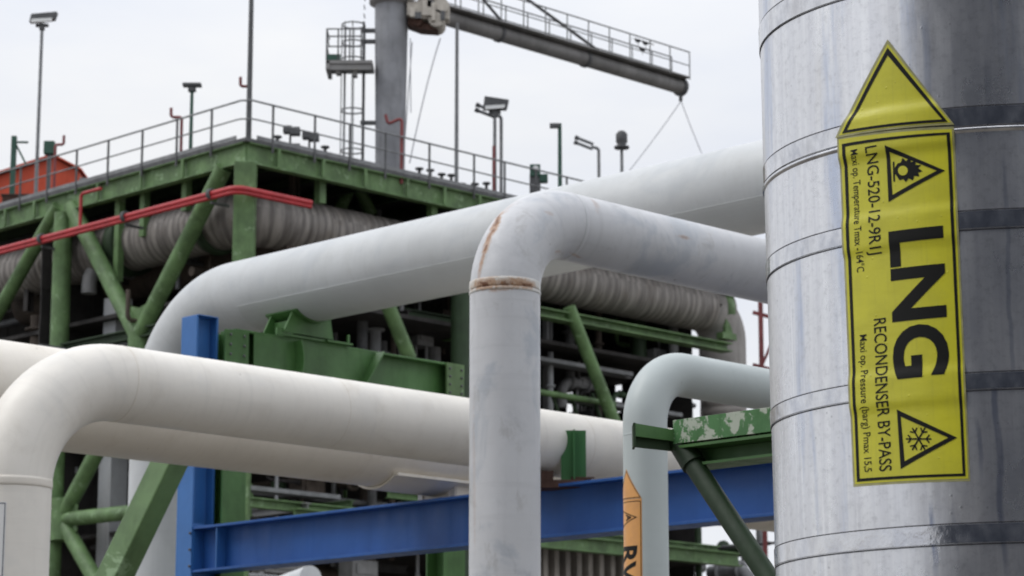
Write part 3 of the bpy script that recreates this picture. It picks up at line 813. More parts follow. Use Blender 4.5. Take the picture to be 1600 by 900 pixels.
# ---- green clip standing on the blue beam in front of pipe 1
cc = on_beam(897)
base_c = Vector((cc.x, cc.y, zbeam+.035))
TC = thing('pipe_guide', base_c, 'small dark green angle bracket with rusty foot plate on the blue beam', 'bracket')
hc = U(895, 672, cc.y).z-base_c.z
mb = MB(); X_, Y_ = Vector((1,0,0)), Vector((0,1,0))
mb.box(base_c+Z*hc/2-X_*.045+Y_*.02, (.085,.012,hc), (X_,Y_,Z)).box(base_c+Z*hc/2+X_*.002, (.012,.07,hc), (X_,Y_,Z)).box(base_c+Z*hc/2+X_*.045+Y_*.02, (.078,.012,hc), (X_,Y_,Z))
part('angle', mb, M['green_clip'], TC)
part('foot_plate', MB().box(base_c-X_*.08+Y_*.05-Z*.035, (.30,.20,.055), (X_,Y_,Z)).box(base_c-X_*.22+Y_*.10+Z*.012, (.16,.3,.085), (X_,Y_,Z)).box(base_c+X_*.06+Y_*.05+Z*.006, (.16,.12,.022), (X_,Y_,Z)), M['rustplate'], TC, bevel=.003)

# ---- green bracket, near, running behind the big clad pipe
YB = 9.0
q0 = U(1053, 657, YB)
TK = thing('pipe_support', (q0.x+1.6, q0.y-1.4, 0), 'green bracket with peeling paint and dark diagonal strut beside the big silver pipe', 'pipe support')
hb_ = (U(1053,657,YB)-U(1053,694,YB)).z
dk_ = -B; top = q0.copy()
k0 = Vector((q0.x,q0.y,q0.z-hb_/2))+A*.08
LBm = 2.3
part('beam', MB().bar(k0, k0+dk_*LBm, .016, hb_).box(k0+dk_*LBm/2, (.16,LBm,.001), (A,B,Z)), M['green_peel'], TK)
mb = MB()
# channel: web faces the camera side, flanges go back
wf = k0-A*.08
mb2 = MB().bar(wf+Z*0, wf+dk_*LBm, .012, hb_)
mb2.bar(wf+A*.045+Z*(hb_/2-.004), wf+A*.045+Z*(hb_/2-.004)+dk_*LBm, .088, .008)
part('channel', mb2, M['green_peel'], TK, bevel=.001)
zb2 = wf.z-hb_/2
part('lower_flange', MB().bar(wf+A*.09+Z*(-hb_/2-.012), wf+A*.09+Z*(-hb_/2-.012)+dk_*LBm, .19, .010).bar(wf+A*.10+Z*(-hb_/2-.045), wf+A*.10+Z*(-hb_/2-.045)+dk_*LBm, .012, .055).bar(wf+A*.10+Z*(-hb_/2-.075), wf+A*.10+Z*(-hb_/2-.075)+dk_*LBm, .14, .010), M['green_near'], TK)
# stub to the left of it (runs along A towards the camera's left)
s_end = U(988, 683, YB-.02); stub0 = wf+A*.02-Z*.01
sdir = Vector((s_end.x-stub0.x, 0, 0)); tlen = abs(sdir.x)
zt1, zt2, zb3 = U(1020,667,YB).z, U(1020,687,YB).z, U(1020,702,YB).z
sa = Vector((s_end.x, YB-.10, 0)); sb = Vector((wf.x+.01, YB+.0, 0))
mb = MB()
mb.prism([sa+Z*zt1, sb+Z*(zt1-.012), sb+Z*(zt2-.006), sa+Z*zt2], Vector((0,.01,0)))
mb.prism([sa+Z*zt1+Vector((0,.0105,0)), sb+Z*(zt1-.012)+Vector((0,.0105,0)), sb+Z*(zt1-.019)+Vector((0,.11,0)), sa+Z*(zt1-.007)+Vector((0,.11,0))], Z*-.007)
part('stub', mb, M['green_near'], TK)
mb = MB(); mb.prism([sa+Z*(zt1-.016)+Vector((0,.03,0)), sb+Z*(zt1-.030)+Vector((0,.03,0)), sb+Z*(zb3-.004)+Vector((0,.03,0)), sa+Z*zb3+Vector((0,.03,0))], Vector((0,.012,0)))
mb.box(sa+Z*((zt1+zb3)/2)+Vector((.004,.05,0)), (.008,.10,zt1-zb3+.002))
part('stub_web', mb, M['green_dark'], TK)
# strut: round-cornered tube from the bracket's end down right
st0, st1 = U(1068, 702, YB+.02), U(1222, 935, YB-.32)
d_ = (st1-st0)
part('strut', MB().tube([st0, st0+d_*.5, st0+d_*2.0], .037, 20).tube([st0-d_.normalized()*.06+Z*.01, st0+d_.normalized()*.08], .045, 20), M['green_strut_shade'] if 'green_strut_shade' in M else M['green_dark'], TK)
pst = st0+d_*2.0
cpos = Vector((pst.x, pst.y, 0)); 
part('column', MB().ibeam(Vector((wf.x,wf.y,0))+dk_*(LBm+.08), Vector((wf.x,wf.y,q0.z+.3))+dk_*(LBm+.08), .16, .16, .014, .01, up=B), M['green_near'], TK)
part('column', MB().ibeam(Vector((cpos.x,cpos.y+.02,0)), Vector((cpos.x,cpos.y+.02,pst.z+.1)), .12, .12, .012, .01, up=B), M['green_near'], TK)

# ==================================================================== THE GREEN PROCESS PLATFORM
KC = U(385, 217, 70.0); ZD = KC.z                 # deck corner and height
K0 = Vector((KC.x, KC.y, 0))
def G(a, b, z): return K0+A*a+B*b+Z*z
def FR(px, py, b=0.): return hit(px, py, G(0, b, 0), B)     # on the right-hand face (plane b = const)
def FL(px, py, a=0.): return hit(px, py, G(a, 0, 0), A)     # on the left-hand face (plane a = const)
LA, LBk = 21.5, 31.0
TPf = thing('steel_platform', G(0,0,0), 'tall green steel platform with tubular braces and railed deck behind the pipes', 'platform')
ZG = ZD-.10; GH = .62
part('deck', MB().box(G(LA/2, LBk/2, ZD-.05), (LA+.3, LBk+.3, .10), (A,B,Z)), M['galv_dark'], TPf)
def gird(p0, p1, w_=.28, h_=GH, m='green', name='girder'): return part(name, MB().ibeam(p0, p1, w_, h_, .04, .03), M[m], TPf)
gird(G(0,0.02,ZG-GH/2), G(0,LBk,ZG-GH/2)); gird(G(0.02,0,ZG-GH/2-.002), G(LA,0,ZG-GH/2-.002))
gird(G(LA,0.02,ZG-GH/2), G(LA,LBk,ZG-GH/2)); gird(G(.02,LBk,ZG-GH/2-.002), G(LA,LBk,ZG-GH/2-.002))
def bof(px): return (FL(px,300)-K0).dot(B)
def aof(px): return (FR(px,300)-K0).dot(A)
LI = aof(1132)
# stiffeners and hangers on the two faces
for px in (225, 290, 158, 60, 15): part('stiffener', MB().box(G(-.13, bof(px), ZG-GH/2), (.06,.10,GH-.08), (A,B,Z)), M['green'], TPf)
for px in (430, 500, 566, 632, 690, 745): part('stiffener', MB().box(G(aof(px), -.13, ZG-GH/2), (.10,.06,GH-.08), (A,B,Z)), M['green'], TPf)
for px, yb in ((225,370),(184,440),(291,330)):
    p = FL(px, yb, .35); part('hanger', MB().box(Vector((p.x,p.y,(ZG+p.z)/2)), (.22,.22,ZG-p.z), (A,B,Z)), M['green'], TPf)
for px, yb in ((500,318),(675,345)):
    p = FR(px, yb, .3); part('hanger', MB().box(Vector((p.x,p.y,(ZG+p.z)/2)), (.24,.24,ZG-p.z), (A,B,Z)), M['green'], TPf)
# columns
part('column', MB().box(G(-.0,-.0,(ZG-GH)/2+.0), (.60,.60,ZG-GH), (Vector((1,0,0)), Vector((0,1,0)), Z)), M['green'], TPf, 'square corner column', bevel=.03)
bc = bof(101)
part('column', MB().tube([G(0,bc,0), G(0,bc,ZG-GH)], .29, 28), M['green'], TPf)
bc2 = bc*2+1.0
part('column', MB().tube([G(0,bc2,0), G(0,bc2,ZG-GH)], .29, 28), M['green'], TPf)
ac = aof(720); ac2 = LI-1.2
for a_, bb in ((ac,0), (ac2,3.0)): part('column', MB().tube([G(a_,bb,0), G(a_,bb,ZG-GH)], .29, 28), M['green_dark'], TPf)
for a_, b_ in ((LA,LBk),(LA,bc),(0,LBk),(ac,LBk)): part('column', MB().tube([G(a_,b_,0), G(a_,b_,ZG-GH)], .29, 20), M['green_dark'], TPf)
def tb(p0, p1, r_=.22, m='green', name='brace'): part(name, MB().tube([p0, p1], r_, 24), M[m], TPf)
nd = FL(216, 528)
tb(FL(112,322), nd, .25); tb(FL(350,262), nd, .25)
tb(FL(92,322), FL(-62,590), .22)
tb(FL(216,520), FL(216,560), .30, name='node')
# lower left bay
n2 = FL(96, 812)
tb(FL(160,690), n2, .24); tb(n2, FL(160,925), .24); tb(n2, FL(240,797), .22); tb(FL(96,780), FL(96,845), .36, name='node')
tb(FL(40,700), n2, .22)
# right-hand face braces
tb(FR(600,462), FR(640,560), .22); tb(FR(889,480), FR(972,690), .21)
tb(FR(549,285,2.4), FR(528,335,2.4), .2); tb(FR(556,285,2.4), FR(580,335,2.4), .2)
def gusset(pc, d1, d2, L_=.75, mat='green'):
    n_ = d1.cross(d2).normalized()*.03
    part('gusset_plate', MB().prism([pc-n_*.5, pc+d1*L_-n_*.5, pc+(d1+d2)*L_*.62-n_*.5, pc+d2*L_-n_*.5], n_), M[mat], TPf)
gusset(G(0,bc+.2,ZG-GH), B, -Z, .8); gusset(G(0,bc-.2,ZG-GH), -B, -Z, .8)
gusset(nd, (FL(112,322)-nd).normalized(), Z, .9); gusset(nd, (FL(350,262)-nd).normalized(), Z, .9)
gusset(n2, (FL(160,690)-n2).normalized(), (FL(240,797)-n2).normalized(), .8); gusset(n2, (FL(160,925)-n2).normalized(), (FL(240,797)-n2).normalized(), .8)
# mid level beams
zl1 = FR(1000, 517).z
def lvl(z, h_=.34, m='green', w_=.5): 
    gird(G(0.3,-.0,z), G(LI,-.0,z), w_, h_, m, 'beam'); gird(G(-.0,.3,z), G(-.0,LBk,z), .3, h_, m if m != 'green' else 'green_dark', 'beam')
gird(G(aof(720)+.3, .12, zl1), G(aof(1136), .12, zl1), .5, .30, 'green', 'beam')
tb(FR(840,612,.6), FR(960,632,.6), .10); tb(FR(840,655,.9), FR(960,690,.9), .10, 'green_dark')
for px in (862, 890, 925): tb(FR(px,615,.8), FR(px+18,668,.8), .06, 'green_dark')
z_ = FR(440,790,.5).z; gird(G(.5,.5,z_), G(LA-.5,.5,z_), .3, .28, 'green', 'beam')
z_ = FR(1120,872).z; gird(G(2.0,0,z_), G(LA,0,z_), .4, .45, 'green', 'beam')
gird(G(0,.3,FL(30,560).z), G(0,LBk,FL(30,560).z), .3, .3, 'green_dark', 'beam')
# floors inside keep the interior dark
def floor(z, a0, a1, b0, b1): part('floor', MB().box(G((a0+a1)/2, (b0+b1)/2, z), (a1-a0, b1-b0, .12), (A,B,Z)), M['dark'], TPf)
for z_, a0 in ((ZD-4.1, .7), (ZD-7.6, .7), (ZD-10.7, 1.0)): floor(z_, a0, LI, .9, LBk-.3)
# dark backing added to black out the interior, a few panels missing
random.seed(3)
def dark_backing_wall(p0, d, L, zlo, zhi, holes=.04):
    """one added wall of dark backing panels, a few of them missing or short"""
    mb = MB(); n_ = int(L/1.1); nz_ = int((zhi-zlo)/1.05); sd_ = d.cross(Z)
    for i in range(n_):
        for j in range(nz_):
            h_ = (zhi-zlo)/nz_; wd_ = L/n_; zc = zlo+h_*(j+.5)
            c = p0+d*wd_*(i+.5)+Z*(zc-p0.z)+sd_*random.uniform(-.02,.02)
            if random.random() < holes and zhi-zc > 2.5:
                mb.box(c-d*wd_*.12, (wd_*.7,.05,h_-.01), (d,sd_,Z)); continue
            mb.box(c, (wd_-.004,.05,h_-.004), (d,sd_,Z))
    part('dark_backing', mb, M['dark'], TPf)
dark_backing_wall(G(0,10,3), A, LI, 3, ZD-.8); dark_backing_wall(G(LI,1.6,3), B, 8.4, 3, ZD-.8, .07); dark_backing_wall(G(8,10.1,3), B, 20.5, 3, ZD-.8)
dark_backing_wall(G(LI-.5,6,3), A, 5.5, 3, FR(1150,815,4).z, .12)
# deck beams under the roof of the platform
for i in range(1, 12):
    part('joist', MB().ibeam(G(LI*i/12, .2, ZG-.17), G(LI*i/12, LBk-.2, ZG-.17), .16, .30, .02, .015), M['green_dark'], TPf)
# concrete column inside
part('concrete_pier', MB().tube([FL(183,905,1.2)*1, FL(183,905,1.2)], .01, 6) if False else MB().box(Vector((FL(181,600,1.3).x, FL(181,600,1.3).y, FL(181,468,1.3).z/2)), (.62,.62,FL(181,468,1.3).z), (A,B,Z)), M['concrete'], TPf)
# big bright diagonal box brace, lower left, nearer than the platform
# ---- handrails
def handrail(name_label, pts, posts, hgt=1.12):
    hr = part('handrail', MB().tube(route([p+Z*hgt for p in pts], .25, 5) if len(pts) > 2 else [p+Z*hgt for p in pts], .030, 10), M['galv'], TPf)
    part('mid_rail', MB().tube(route([p+Z*hgt*.52 for p in pts], .25, 5) if len(pts) > 2 else [p+Z*hgt*.52 for p in pts], .024, 10), M['galv'], hr)
    part('toe_board', MB().bar(pts[0]+Z*.06, pts[1]+Z*.06, .012, .12), M['galv'], hr)
    for p in posts: part('post', MB().tube([p-Z*.3, p+Z*hgt], .036, 10), M['galv_dark'], hr)
eo = -.16
posts = [G(eo, bof(px), ZD) for px in (335, 281, 227, 174, 125, 80, 38, -5)]
handrail('', [G(eo,-.0+.25,ZD), G(eo,LBk,ZD)], posts)
posts = [G(aof(px), eo, ZD) for px in (419, 485, 540, 596, 665, 735, 783, 832, 880)]
handrail('', [G(.25,eo,ZD), G(LA,eo,ZD)], posts)
hr = part('corner_rail', MB().tube([G(eo,.25,ZD+1.12), G(eo+.02,.10,ZD+1.13), G(.10,eo+.02,ZD+1.13), G(.25,eo,ZD+1.12)], .030, 10), M['galv'], TPf)
part('mid_rail', MB().tube([G(eo,.25,ZD+.58), G(eo+.02,.10,ZD+.58), G(.10,eo+.02,ZD+.58), G(.25,eo,ZD+.58)], .024, 10), M['galv'], hr)
# back handrails seen against the sky
posts = [G(4+1.5*i, 4.5, ZD) for i in range(8)]
handrail('', [G(2.5,4.5,ZD), G(LA,4.5,ZD)], posts, 1.0)
posts = [G(3.2, 3.5+1.3*i, ZD) for i in range(9)]
handrail('', [G(3.2,3.5,ZD), G(3.2,LBk,ZD)], posts, 1.0)

# ---- big lagged duct inside the platform
t = NT('lagged_duct'); v = t.mapv(); uvm = t.mapv(coord='UV')
wv = t.n.new('ShaderNodeTexWave'); wv.wave_type = 'BANDS'; wv.bands_direction = 'Y'; wv.inputs['Scale'].default_value = 1.15; wv.inputs['Distortion'].default_value = .35
t.l.new(uvm, wv.inputs['Vector'])
n1 = t.noise(t.mapv((.4,3,1),'UV'), 1.6, 6, .6); n2 = t.noise(v, 1.5, 7, .65)
c = t.mix(t.rng(n1,.3,.7), (.12,.108,.10), (.34,.315,.29)); c = t.mix(t.rng(wv.outputs['Fac'],.0,.35,.55,0), c, (.09,.08,.075)); c = t.mix(t.rng(n2,.5,.8,0,.5), c, (.13,.10,.07))
M['duct'] = t.done(c, .62, .1, t.bump(wv.outputs['Fac'], .35, .06))
DR = .80
da = FR(505, 356, 1.25); zduct = da.z-.12
a_d = (da-K0).dot(A)
dc = G(a_d*0+1.15, 1.25, zduct)
TD = thing('insulated_duct', G(1.15,1.25,0), 'large ribbed grey lagged duct running under the deck of the green platform', 'duct')
a_end = (FR(1128, 500, 1.25)-K0).dot(A)
pts = [G(1.15, 15, zduct), dc, G(a_end, 1.25, zduct), G(a_end, 1.25, FR(1128,760,1.25).z)]
path = route(pts, 1.05, 14)
# ribbed wall
dense = []
for p0, p1 in zip(path, path[1:]):
    n_ = max(1, int((p1-p0).length/.09)); dense += [p0+(p1-p0)*i/n_ for i in range(n_)]
dense.append(path[-1])
rr = [DR*(1+.004*math.sin(i*1.05)+.006*math.sin(i*.31)) for i in range(len(dense))]
part('duct_body', MB().tube(dense, rr, 48), M['duct'], TD)
part('flange', MB().lathe(G(1.15, (FL(204,400,1.15)-K0).dot(B)-.2, zduct), B, [(DR,0),(DR+.14,0),(DR+.14,.4),(DR,.4)], 40), M['green_dark'], TD)
part('flange', MB().lathe(G(1.15, 2.5, zduct), B, [(DR,0),(DR+.12,0),(DR+.12,.3),(DR,.3)], 40), M['green_dark'], TD)
fa = (FR(1115,505,1.25)-K0).dot(A)
M['sleeve'] = paint('grey_sleeve', (.27,.255,.24), .6, .2, 1., dirt=.4)
part('smooth_sleeve', MB().tube([G(fa+.3,1.25,zduct)]+arc(G(a_end,1.25,zduct), A, -Z, 1.05, 14)+[G(a_end,1.25,zduct-3.0)], DR+.02, 40), M['sleeve'], TD)
part('clamp', MB().lathe(G(fa-.18,1.25,zduct), A, [(DR,0),(DR+.05,0),(DR+.05,.36),(DR,.36)], 40), M['green'], TD)
mb = MB().box(G(fa,.55,zduct-.45), (.5,.12,1.0), (A,B,Z)).box(G(fa,.60,zduct-1.0), (.9,.3,.22), (A,B,Z)).box(G(fa,.5,zduct+.55),(.9,.25,.14),(A,B,Z))
part('hanger_bracket', mb, M['green'], TD)
# second darker duct lower left
z2d = FL(150, 455, 2.9).z
solo('insulated_duct', MB().tube(straight(G(2.9, .9, z2d+.0), G(2.9, 15, z2d), .6), .62, 40), M['brown'], G(2.9,.9,z2d), 'dirty brown duct low behind the left green column', 'duct')

# ---- dark pipes and boxes inside the platform
random.seed(11)
def where(p):
    d = p-EYE; dep = d.y*cp_+d.z*sp_; px = 800+F*d.x/dep; py = 450-F*(d.z*cp_-d.y*sp_)/dep
    if px < 95: return 'left of the round green column'
    if px < 345: return 'between the left and the corner green columns' if py < 540 else 'behind the lower left green braces'
    if px < 733: return 'under the deck edge above the pale pipe' if py < 400 else ('behind the green portal frame' if py < 640 else 'behind the left half of the blue beam')
    if px < 975: return 'under the ribbed duct right of the middle pipe' if py < 680 else 'behind the right half of the blue beam'
    return 'between the slim pipe and the big silver pipe'
TONE = {'brown':'brown','dark':'shade black','galv_dark':'dull dark grey','greyeq':'grey','green_dark':'dark green','galv':'light grey','concrete':'pale grey','green':'green'}
def cl_label(r_, m, d, p, kind='pipe'):
    return '%s %s %s %s %s' % ('thin' if r_ < .1 else ('medium' if r_ < .16 else 'thick'), TONE[m], 'upright' if d is Z else ('level' if d is A else 'crossways'), kind, where(p))
CL = 'thin grimy pipe among others in the dark inside of the green platform'
GR = 'grimy pipes inside the green platform'
for i in range(34):
    r_ = random.choice((.07,.1,.14,.2)); m = random.choice(('brown','dark','galv_dark','greyeq','green_dark','brown'))
    zz = random.choice((ZD-2.2, ZD-3.2, ZD-4.9, ZD-5.8, ZD-6.8, ZD-8.4, ZD-9.3, ZD-10.1, ZD-11.5, ZD-12.6))+random.uniform(-.3,.3)
    typ = random.random()
    if typ < .45: p0, p1 = G(random.uniform(.8,3), random.uniform(2,8), zz), None; p1 = p0+A*random.uniform(6,11)
    elif typ < .7: p0 = G(random.uniform(2,9), random.uniform(2,5), zz); p1 = p0+B*random.uniform(4,10)
    else: p0 = G(random.uniform(.9,13), random.uniform(1.2,6), ZD-11-random.random()*2); p1 = Vector((p0.x,p0.y,ZD-random.choice((4.4,7.8,2))))
    if typ < .7: path = [p0, p1] if random.random() < .5 else route([p0, p1, p1-Z*2.2], r_*3, 6)
    else: path = [p0, p1]
    solo('grimy_pipe', MB().tube(path, r_, 16), M[m], p0, cl_label(r_, m, A if typ < .45 else (B if typ < .7 else Z), p0), 'pipe', GR)
random.seed(21)
WIN = [(0,90,425,540,0,4),(125,340,300,530,0,12),(400,820,270,330,1,10),(560,735,480,610,1,13),(850,1105,530,660,1,17),(370,735,745,810,1,12),(320,735,865,900,1,7),(95,205,720,900,0,11),(1045,1200,825,900,1,8)]
for (x0,x1,y0,y1,rf_,cnt) in WIN:
    for i in range(cnt):
        px, py = random.uniform(x0,x1), random.uniform(y0,y1); dep = random.uniform(.9,4.5)
        p = FR(px,py,dep) if rf_ else FL(px,py,dep)
        if p.z > ZD-1.2: p.z = ZD-1.2-random.random()*.5
        r_ = random.choice((.05,.07,.09,.12,.17,.24)); m = random.choice(('greyeq','brown','galv','galv_dark','greyeq','green_dark','dark','concrete','green'))
        L_ = random.uniform(1.2,4.5); k = random.random(); d = A if k < .42 else (B if k < .62 else Z)
        mb = MB()
        isb = random.random() < .3
        if isb: mb.ibeam(p-d*L_/2, p+d*L_/2, .22, .24, .03, .02, up=Z if d is not Z else A)
        else:
            mb.tube([p-d*L_/2, p+d*L_/2] if d is Z else route([p-d*L_/2-Z*random.choice((-1,1))*.9, p-d*L_/2, p+d*L_/2], r_*2.5, 5), r_, 14)
            mb.lathe(p+d*L_*.2, d, [(r_,0),(r_*1.7,0),(r_*1.7,.07),(r_,.07)], 14).lathe(p-d*L_*.3, d, [(r_,0),(r_*1.5,0),(r_*1.5,.12),(r_,.12)], 14)
        solo('grimy_beam' if isb else 'grimy_pipe', mb, M[m], p, cl_label(.12 if isb else r_, m, d, p, 'steel beam' if isb else 'pipe'), 'beam' if isb else 'pipe', 'grimy beams inside the green platform' if isb else GR)
for (px, py, dep) in ((420,770,1.2),(600,560,2.0),(900,575,1.4),(980,640,1.4),(160,560,1.5)):
    p = FR(px,py,dep) if px > 385 else FL(px,py,dep)
    solo('cable_tray', MB().bar(p-A*2.5, p+A*2.5, .5, .02).bar(p-A*2.5+B*.25+Z*.06, p+A*2.5+B*.25+Z*.06, .02, .12).bar(p-A*2.5-B*.25+Z*.06, p+A*2.5-B*.25+Z*.06, .02, .12).tube([p-A*2.4+Z*.05, p+A*2.4+Z*.05], .04, 8).tube([p-A*2.4+Z*.05+B*.1, p+A*2.4+Z*.05+B*.1], .04, 8), M['galv'], p, 'grey cable tray '+where(p), 'cable tray', 'cable trays inside the green platform')
# pale equipment boxes
BL = ['brown equipment box just left of the middle pipe under the pale pipe', 'grey equipment box second from the middle pipe, under the pale pipe', 'small grey equipment box above the green portal beam',
      'brown equipment box just right of the middle pipe under the duct', 'wide grey equipment box above the bend of the slim pipe', 'small grey equipment box above the cream pipe, right of the middle pipe',
      'brown equipment box above the left end of the blue beam', 'wide grey equipment box under the left part of the blue beam', 'grey equipment box under the middle of the blue beam']
for i, (px, py, w_, h_, b_) in enumerate(((700,505,1.0,.7,4),(655,520,.7,.9,3),(590,560,.6,.4,3),(880,440,.8,.6,3.2),(1030,560,1.2,.5,3),(905,600,.5,.35,2.4),(480,760,.9,.7,3),(430,880,1.2,.6,1.2),(560,890,1.0,.5,1.2))):
    p = FR(px, py, b_)
    mb = MB().box(p, (w_,.6,h_), (A,B,Z)).box(p-B*.32, (w_*.7,.06,h_*.6), (A,B,Z)).tube([p-Z*h_*.5-A*w_*.2, p-Z*(h_*.5+.7)-A*w_*.2], .05, 8).tube([p+Z*h_*.5, p+Z*(h_*.5+.6)], .05, 8)
    solo('junction_box', mb, M['greyeq' if i % 3 else 'brown'], p-Z*h_*.5, BL[i], 'equipment box', 'equipment boxes inside the green platform')

# ---- red twin fire pipes round the corner
zr = FR(372, 293, -.55).z
TR = thing('fire_pipe', G(-.75,-.55,zr), 'pair of red pipes wrapping the corner of the green platform', 'pipe')
for dz, do in ((0,0), (-.115,.06)):
    pts = [G(-.75-do*0, 13, zr+dz), G(-.75, -.55, zr+dz), G((FR(486,316,-.55)-K0).dot(A), -.55, zr+dz)]
    part('pipe_run', MB().tube(route(pts, .35, 8), .085 if dz == 0 else .06, 18), M['red'], TR)
for px in (68, 197, 330):
    p = FL(px, 300, -.75); kb = (p-K0).dot(B)
    part('clamp', MB().lathe(G(-.75,kb-.05,zr), B, [(.11,0),(.16,0),(.16,.12),(.11,.12)], 20).bar(G(-.75,kb,zr-.25), G(-.1,kb,zr-.25), .07, .07), M['galv_dark'], TR)
p = FL(127, 300, -.72); kb = (p-K0).dot(B); zz = FL(127,303,-.72).z
part('riser', MB().tube(route([G(-.72,kb,zr), G(-.72,kb,zz), G(-.72,kb-1.0,zz)], .12, 5), .05, 10), M['red'], TR)

# ---- finned panel low behind the blue beam
TF = thing('finned_panel', FR(905, 900, 1.5), 'row of upright grey brown fins seen under the blue beam', 'heat exchanger')
for i in range(15):
    px = 760+i*17.5
    p = FR(px, 858, .9+.0*i); m = 'greyfin'
    if 'greyfin' not in M: M['greyfin'] = paint('fin_metal', (.25,.225,.20), .6, .25, 1.2, dirt=.5)
    part('fin', MB().box(Vector((p.x,p.y,p.z-2+.35)), (.20,.30,4.4), (A,B,Z)), M['greyfin'], TF)

# ==================================================================== THINGS ON THE DECK
def on_deck_R(px, b): 
    h_ = FR(px, 300, b); return Vector((h_.x,h_.y,ZD))
def on_deck_L(px, a):
    h_ = FL(px, 300, a); return Vector((h_.x,h_.y,ZD))
def at_y(px, py, ref): return U(px, py, ref.y).z
# tall poles
def pole(px, base, ytop, r_, mat, label, name='pole', cat='pole', extra=None):
    zt = at_y(px, ytop, base)
    TT = thing(name, base, label, cat)
    part('shaft', MB().tube([base, Vector((base.x,base.y,zt))], [r_*1.1, r_*.9], 14), mat, TT)
    part('base_plate', MB().lathe(base, Z, [(0,.03),(r_*2.5,.03),(r_*2.5,0)], 12), mat, TT)
    return TT, zt
X_, Y_ = Vector((1,0,0)), Vector((0,1,0))
b_ = on_deck_R(386.5, .12); pole(386.5, b_, -40, .075, M['galv_dark'], 'tall thick grey pole standing at the near corner of the green deck')
b_ = on_deck_R(713, .9); pole(713, b_, 36, .06, M['galv'], 'tall plain pole on the deck to the right of the crane')
b_ = on_deck_L(296, .8); tt_, zt = pole(297, b_, 133, .055, M['teal'], 'short dark green pole with flat cap left of the deck corner')
part('cap', MB().box((b_.x,b_.y,zt), (.55,.3,.08)).box((b_.x,b_.y,zt-.12), (.22,.2,.16)), M['galv_dark'], tt_)
b_ = on_deck_R(875, 1.2); tt_, zt = pole(875, b_, 193, .07, M['teal'], 'green lamp post with short head between crane tip and double lamp')
part('lamp_head', MB().box((b_.x-.16,b_.y,zt-.08), (.34,.22,.13)), M['galv_dark'], tt_)
# floodlight masts
def flood(px, base, ytop, label, tilt=1, s=1.0, r_=.06):
    tt_, zt = pole(px, base, ytop+12, r_, M['galv'], label, 'floodlight_mast', 'floodlight')
    c = Vector((base.x,base.y,zt))
    part('bracket', MB().box(c+Z*.05, (.42*s,.10,.10)).box(c+Z*.0-X_*.0, (.16*s,.16,.22)), M['galv_dark'], tt_)
    hd = MB()
    hd.prism([c+Vector((-.42*s,-.14,.14)), c+Vector((.42*s,-.14,.24 if tilt > 0 else .14)), c+Vector((.5*s,-.14,.50 if tilt > 0 else .44)), c+Vector((-.36*s,-.14,.42 if tilt > 0 else .56))], (0,.3,0))
    h_ = part('lamp_head', hd, M['galv_dark'], tt_, bevel=.02)
    part('lamp_glass', MB().prism([c+Vector((-.34*s,-.19,.10)), c+Vector((.34*s,-.19,.15)), c+Vector((.36*s,-.19,.26)), c+Vector((-.34*s,-.19,.22))], (0,.04,0)), M['lampglass'], h_)
    return tt_
flood(63, on_deck_L(56, 2.0), 30, 'tall floodlight mast rising far left above the orange hut')
flood(771, on_deck_R(773, .5), 166, 'floodlight on a post just right of the plain pole', -1, .9)
# double tube lamps on bent posts
def tube_lamp(px, base, ytop, label):
    tt_ = thing('tube_lamp', base, label, 'lamp post')
    zt = at_y(px, ytop, base); top = Vector((base.x, base.y, zt))
    part('post', MB().tube(route([base, top, top-X_*.26+Z*.06], .12, 8), .055, 14), M['galv'], tt_)
    for dz, dx in ((.17,.0),(-.0,-.03)):
        e0, e1 = top-X_*.18+Z*(dz-.02), top-X_*.78+Z*(dz+.22)
        lp = part('lamp_tube', MB().tube([e0+X_*dx, e1+X_*dx], .055, 10), M['galv'], tt_)
        part('end_cap', MB().tube([e1+X_*dx-(e1-e0).normalized()*.1, e1+X_*dx+(e1-e0).normalized()*.03], .075, 10), M['galv_dark'], lp)
    return tt_
tube_lamp(783, on_deck_R(783, .7), 182, 'bent post with two lamp tubes beside the right floodlight')
tube_lamp(936, on_deck_R(936, 2.0), 232, 'bent post with two lamp tubes farther right of the deck')
b_ = on_deck_R(972, 1.6); tt_, zt = pole(972, b_, 232, .06, M['galv'], 'post with a round beacon lamp, rightmost on the deck', 'beacon_post', 'beacon')
part('beacon', MB().lathe((b_.x,b_.y,zt), Z, [(.0,0),(.26,0),(.26,.07),(.12,.10),(.20,.22),(.20,.5),(.12,.6),(0,.64)], 16), M['galv_dark'], tt_)
# red hooked vents
def hook(pts, label, r_=.045, mat='red'):
    solo('vent_pipe', MB().tube(route(pts, .08, 4), r_, 10), M[mat], pts[0], label, 'vent pipe')
M['dullred'] = paint('dull_red_paint', (.20,.05,.05), .6, .2, 2, dirt=.3)
b_ = on_deck_L(281,-.05)
z0 = at_y(281,183,b_); hook([b_+Z*.0, Vector((b_.x,b_.y,z0)), Vector((b_.x-.32,b_.y,z0)), Vector((b_.x-.32,b_.y,z0+.28))], 'small hooked red vent pipe on the left railing', mat='dullred')
b_ = on_deck_R(384,.25)
z0 = at_y(384,135,b_); hook([Vector((b_.x,b_.y,z0)), Vector((b_.x-.22,b_.y,z0)), Vector((b_.x-.22,b_.y,z0+.28))], 'small hooked red vent on the tall corner pole', mat='dullred')
b_ = on_deck_L(84, .6); z0 = at_y(84,226,b_)
hook([b_+Z*.0, Vector((b_.x,b_.y,z0)), Vector((b_.x+.26,b_.y,z0)), Vector((b_.x+.26,b_.y,z0+.3))], 'small hooked red vent beside the green box at far left', mat='dullred')
b_ = on_deck_R(627,-.05); zc_, zd_, ze_ = at_y(627,184,b_), at_y(627,194,b_), at_y(601,180,b_)
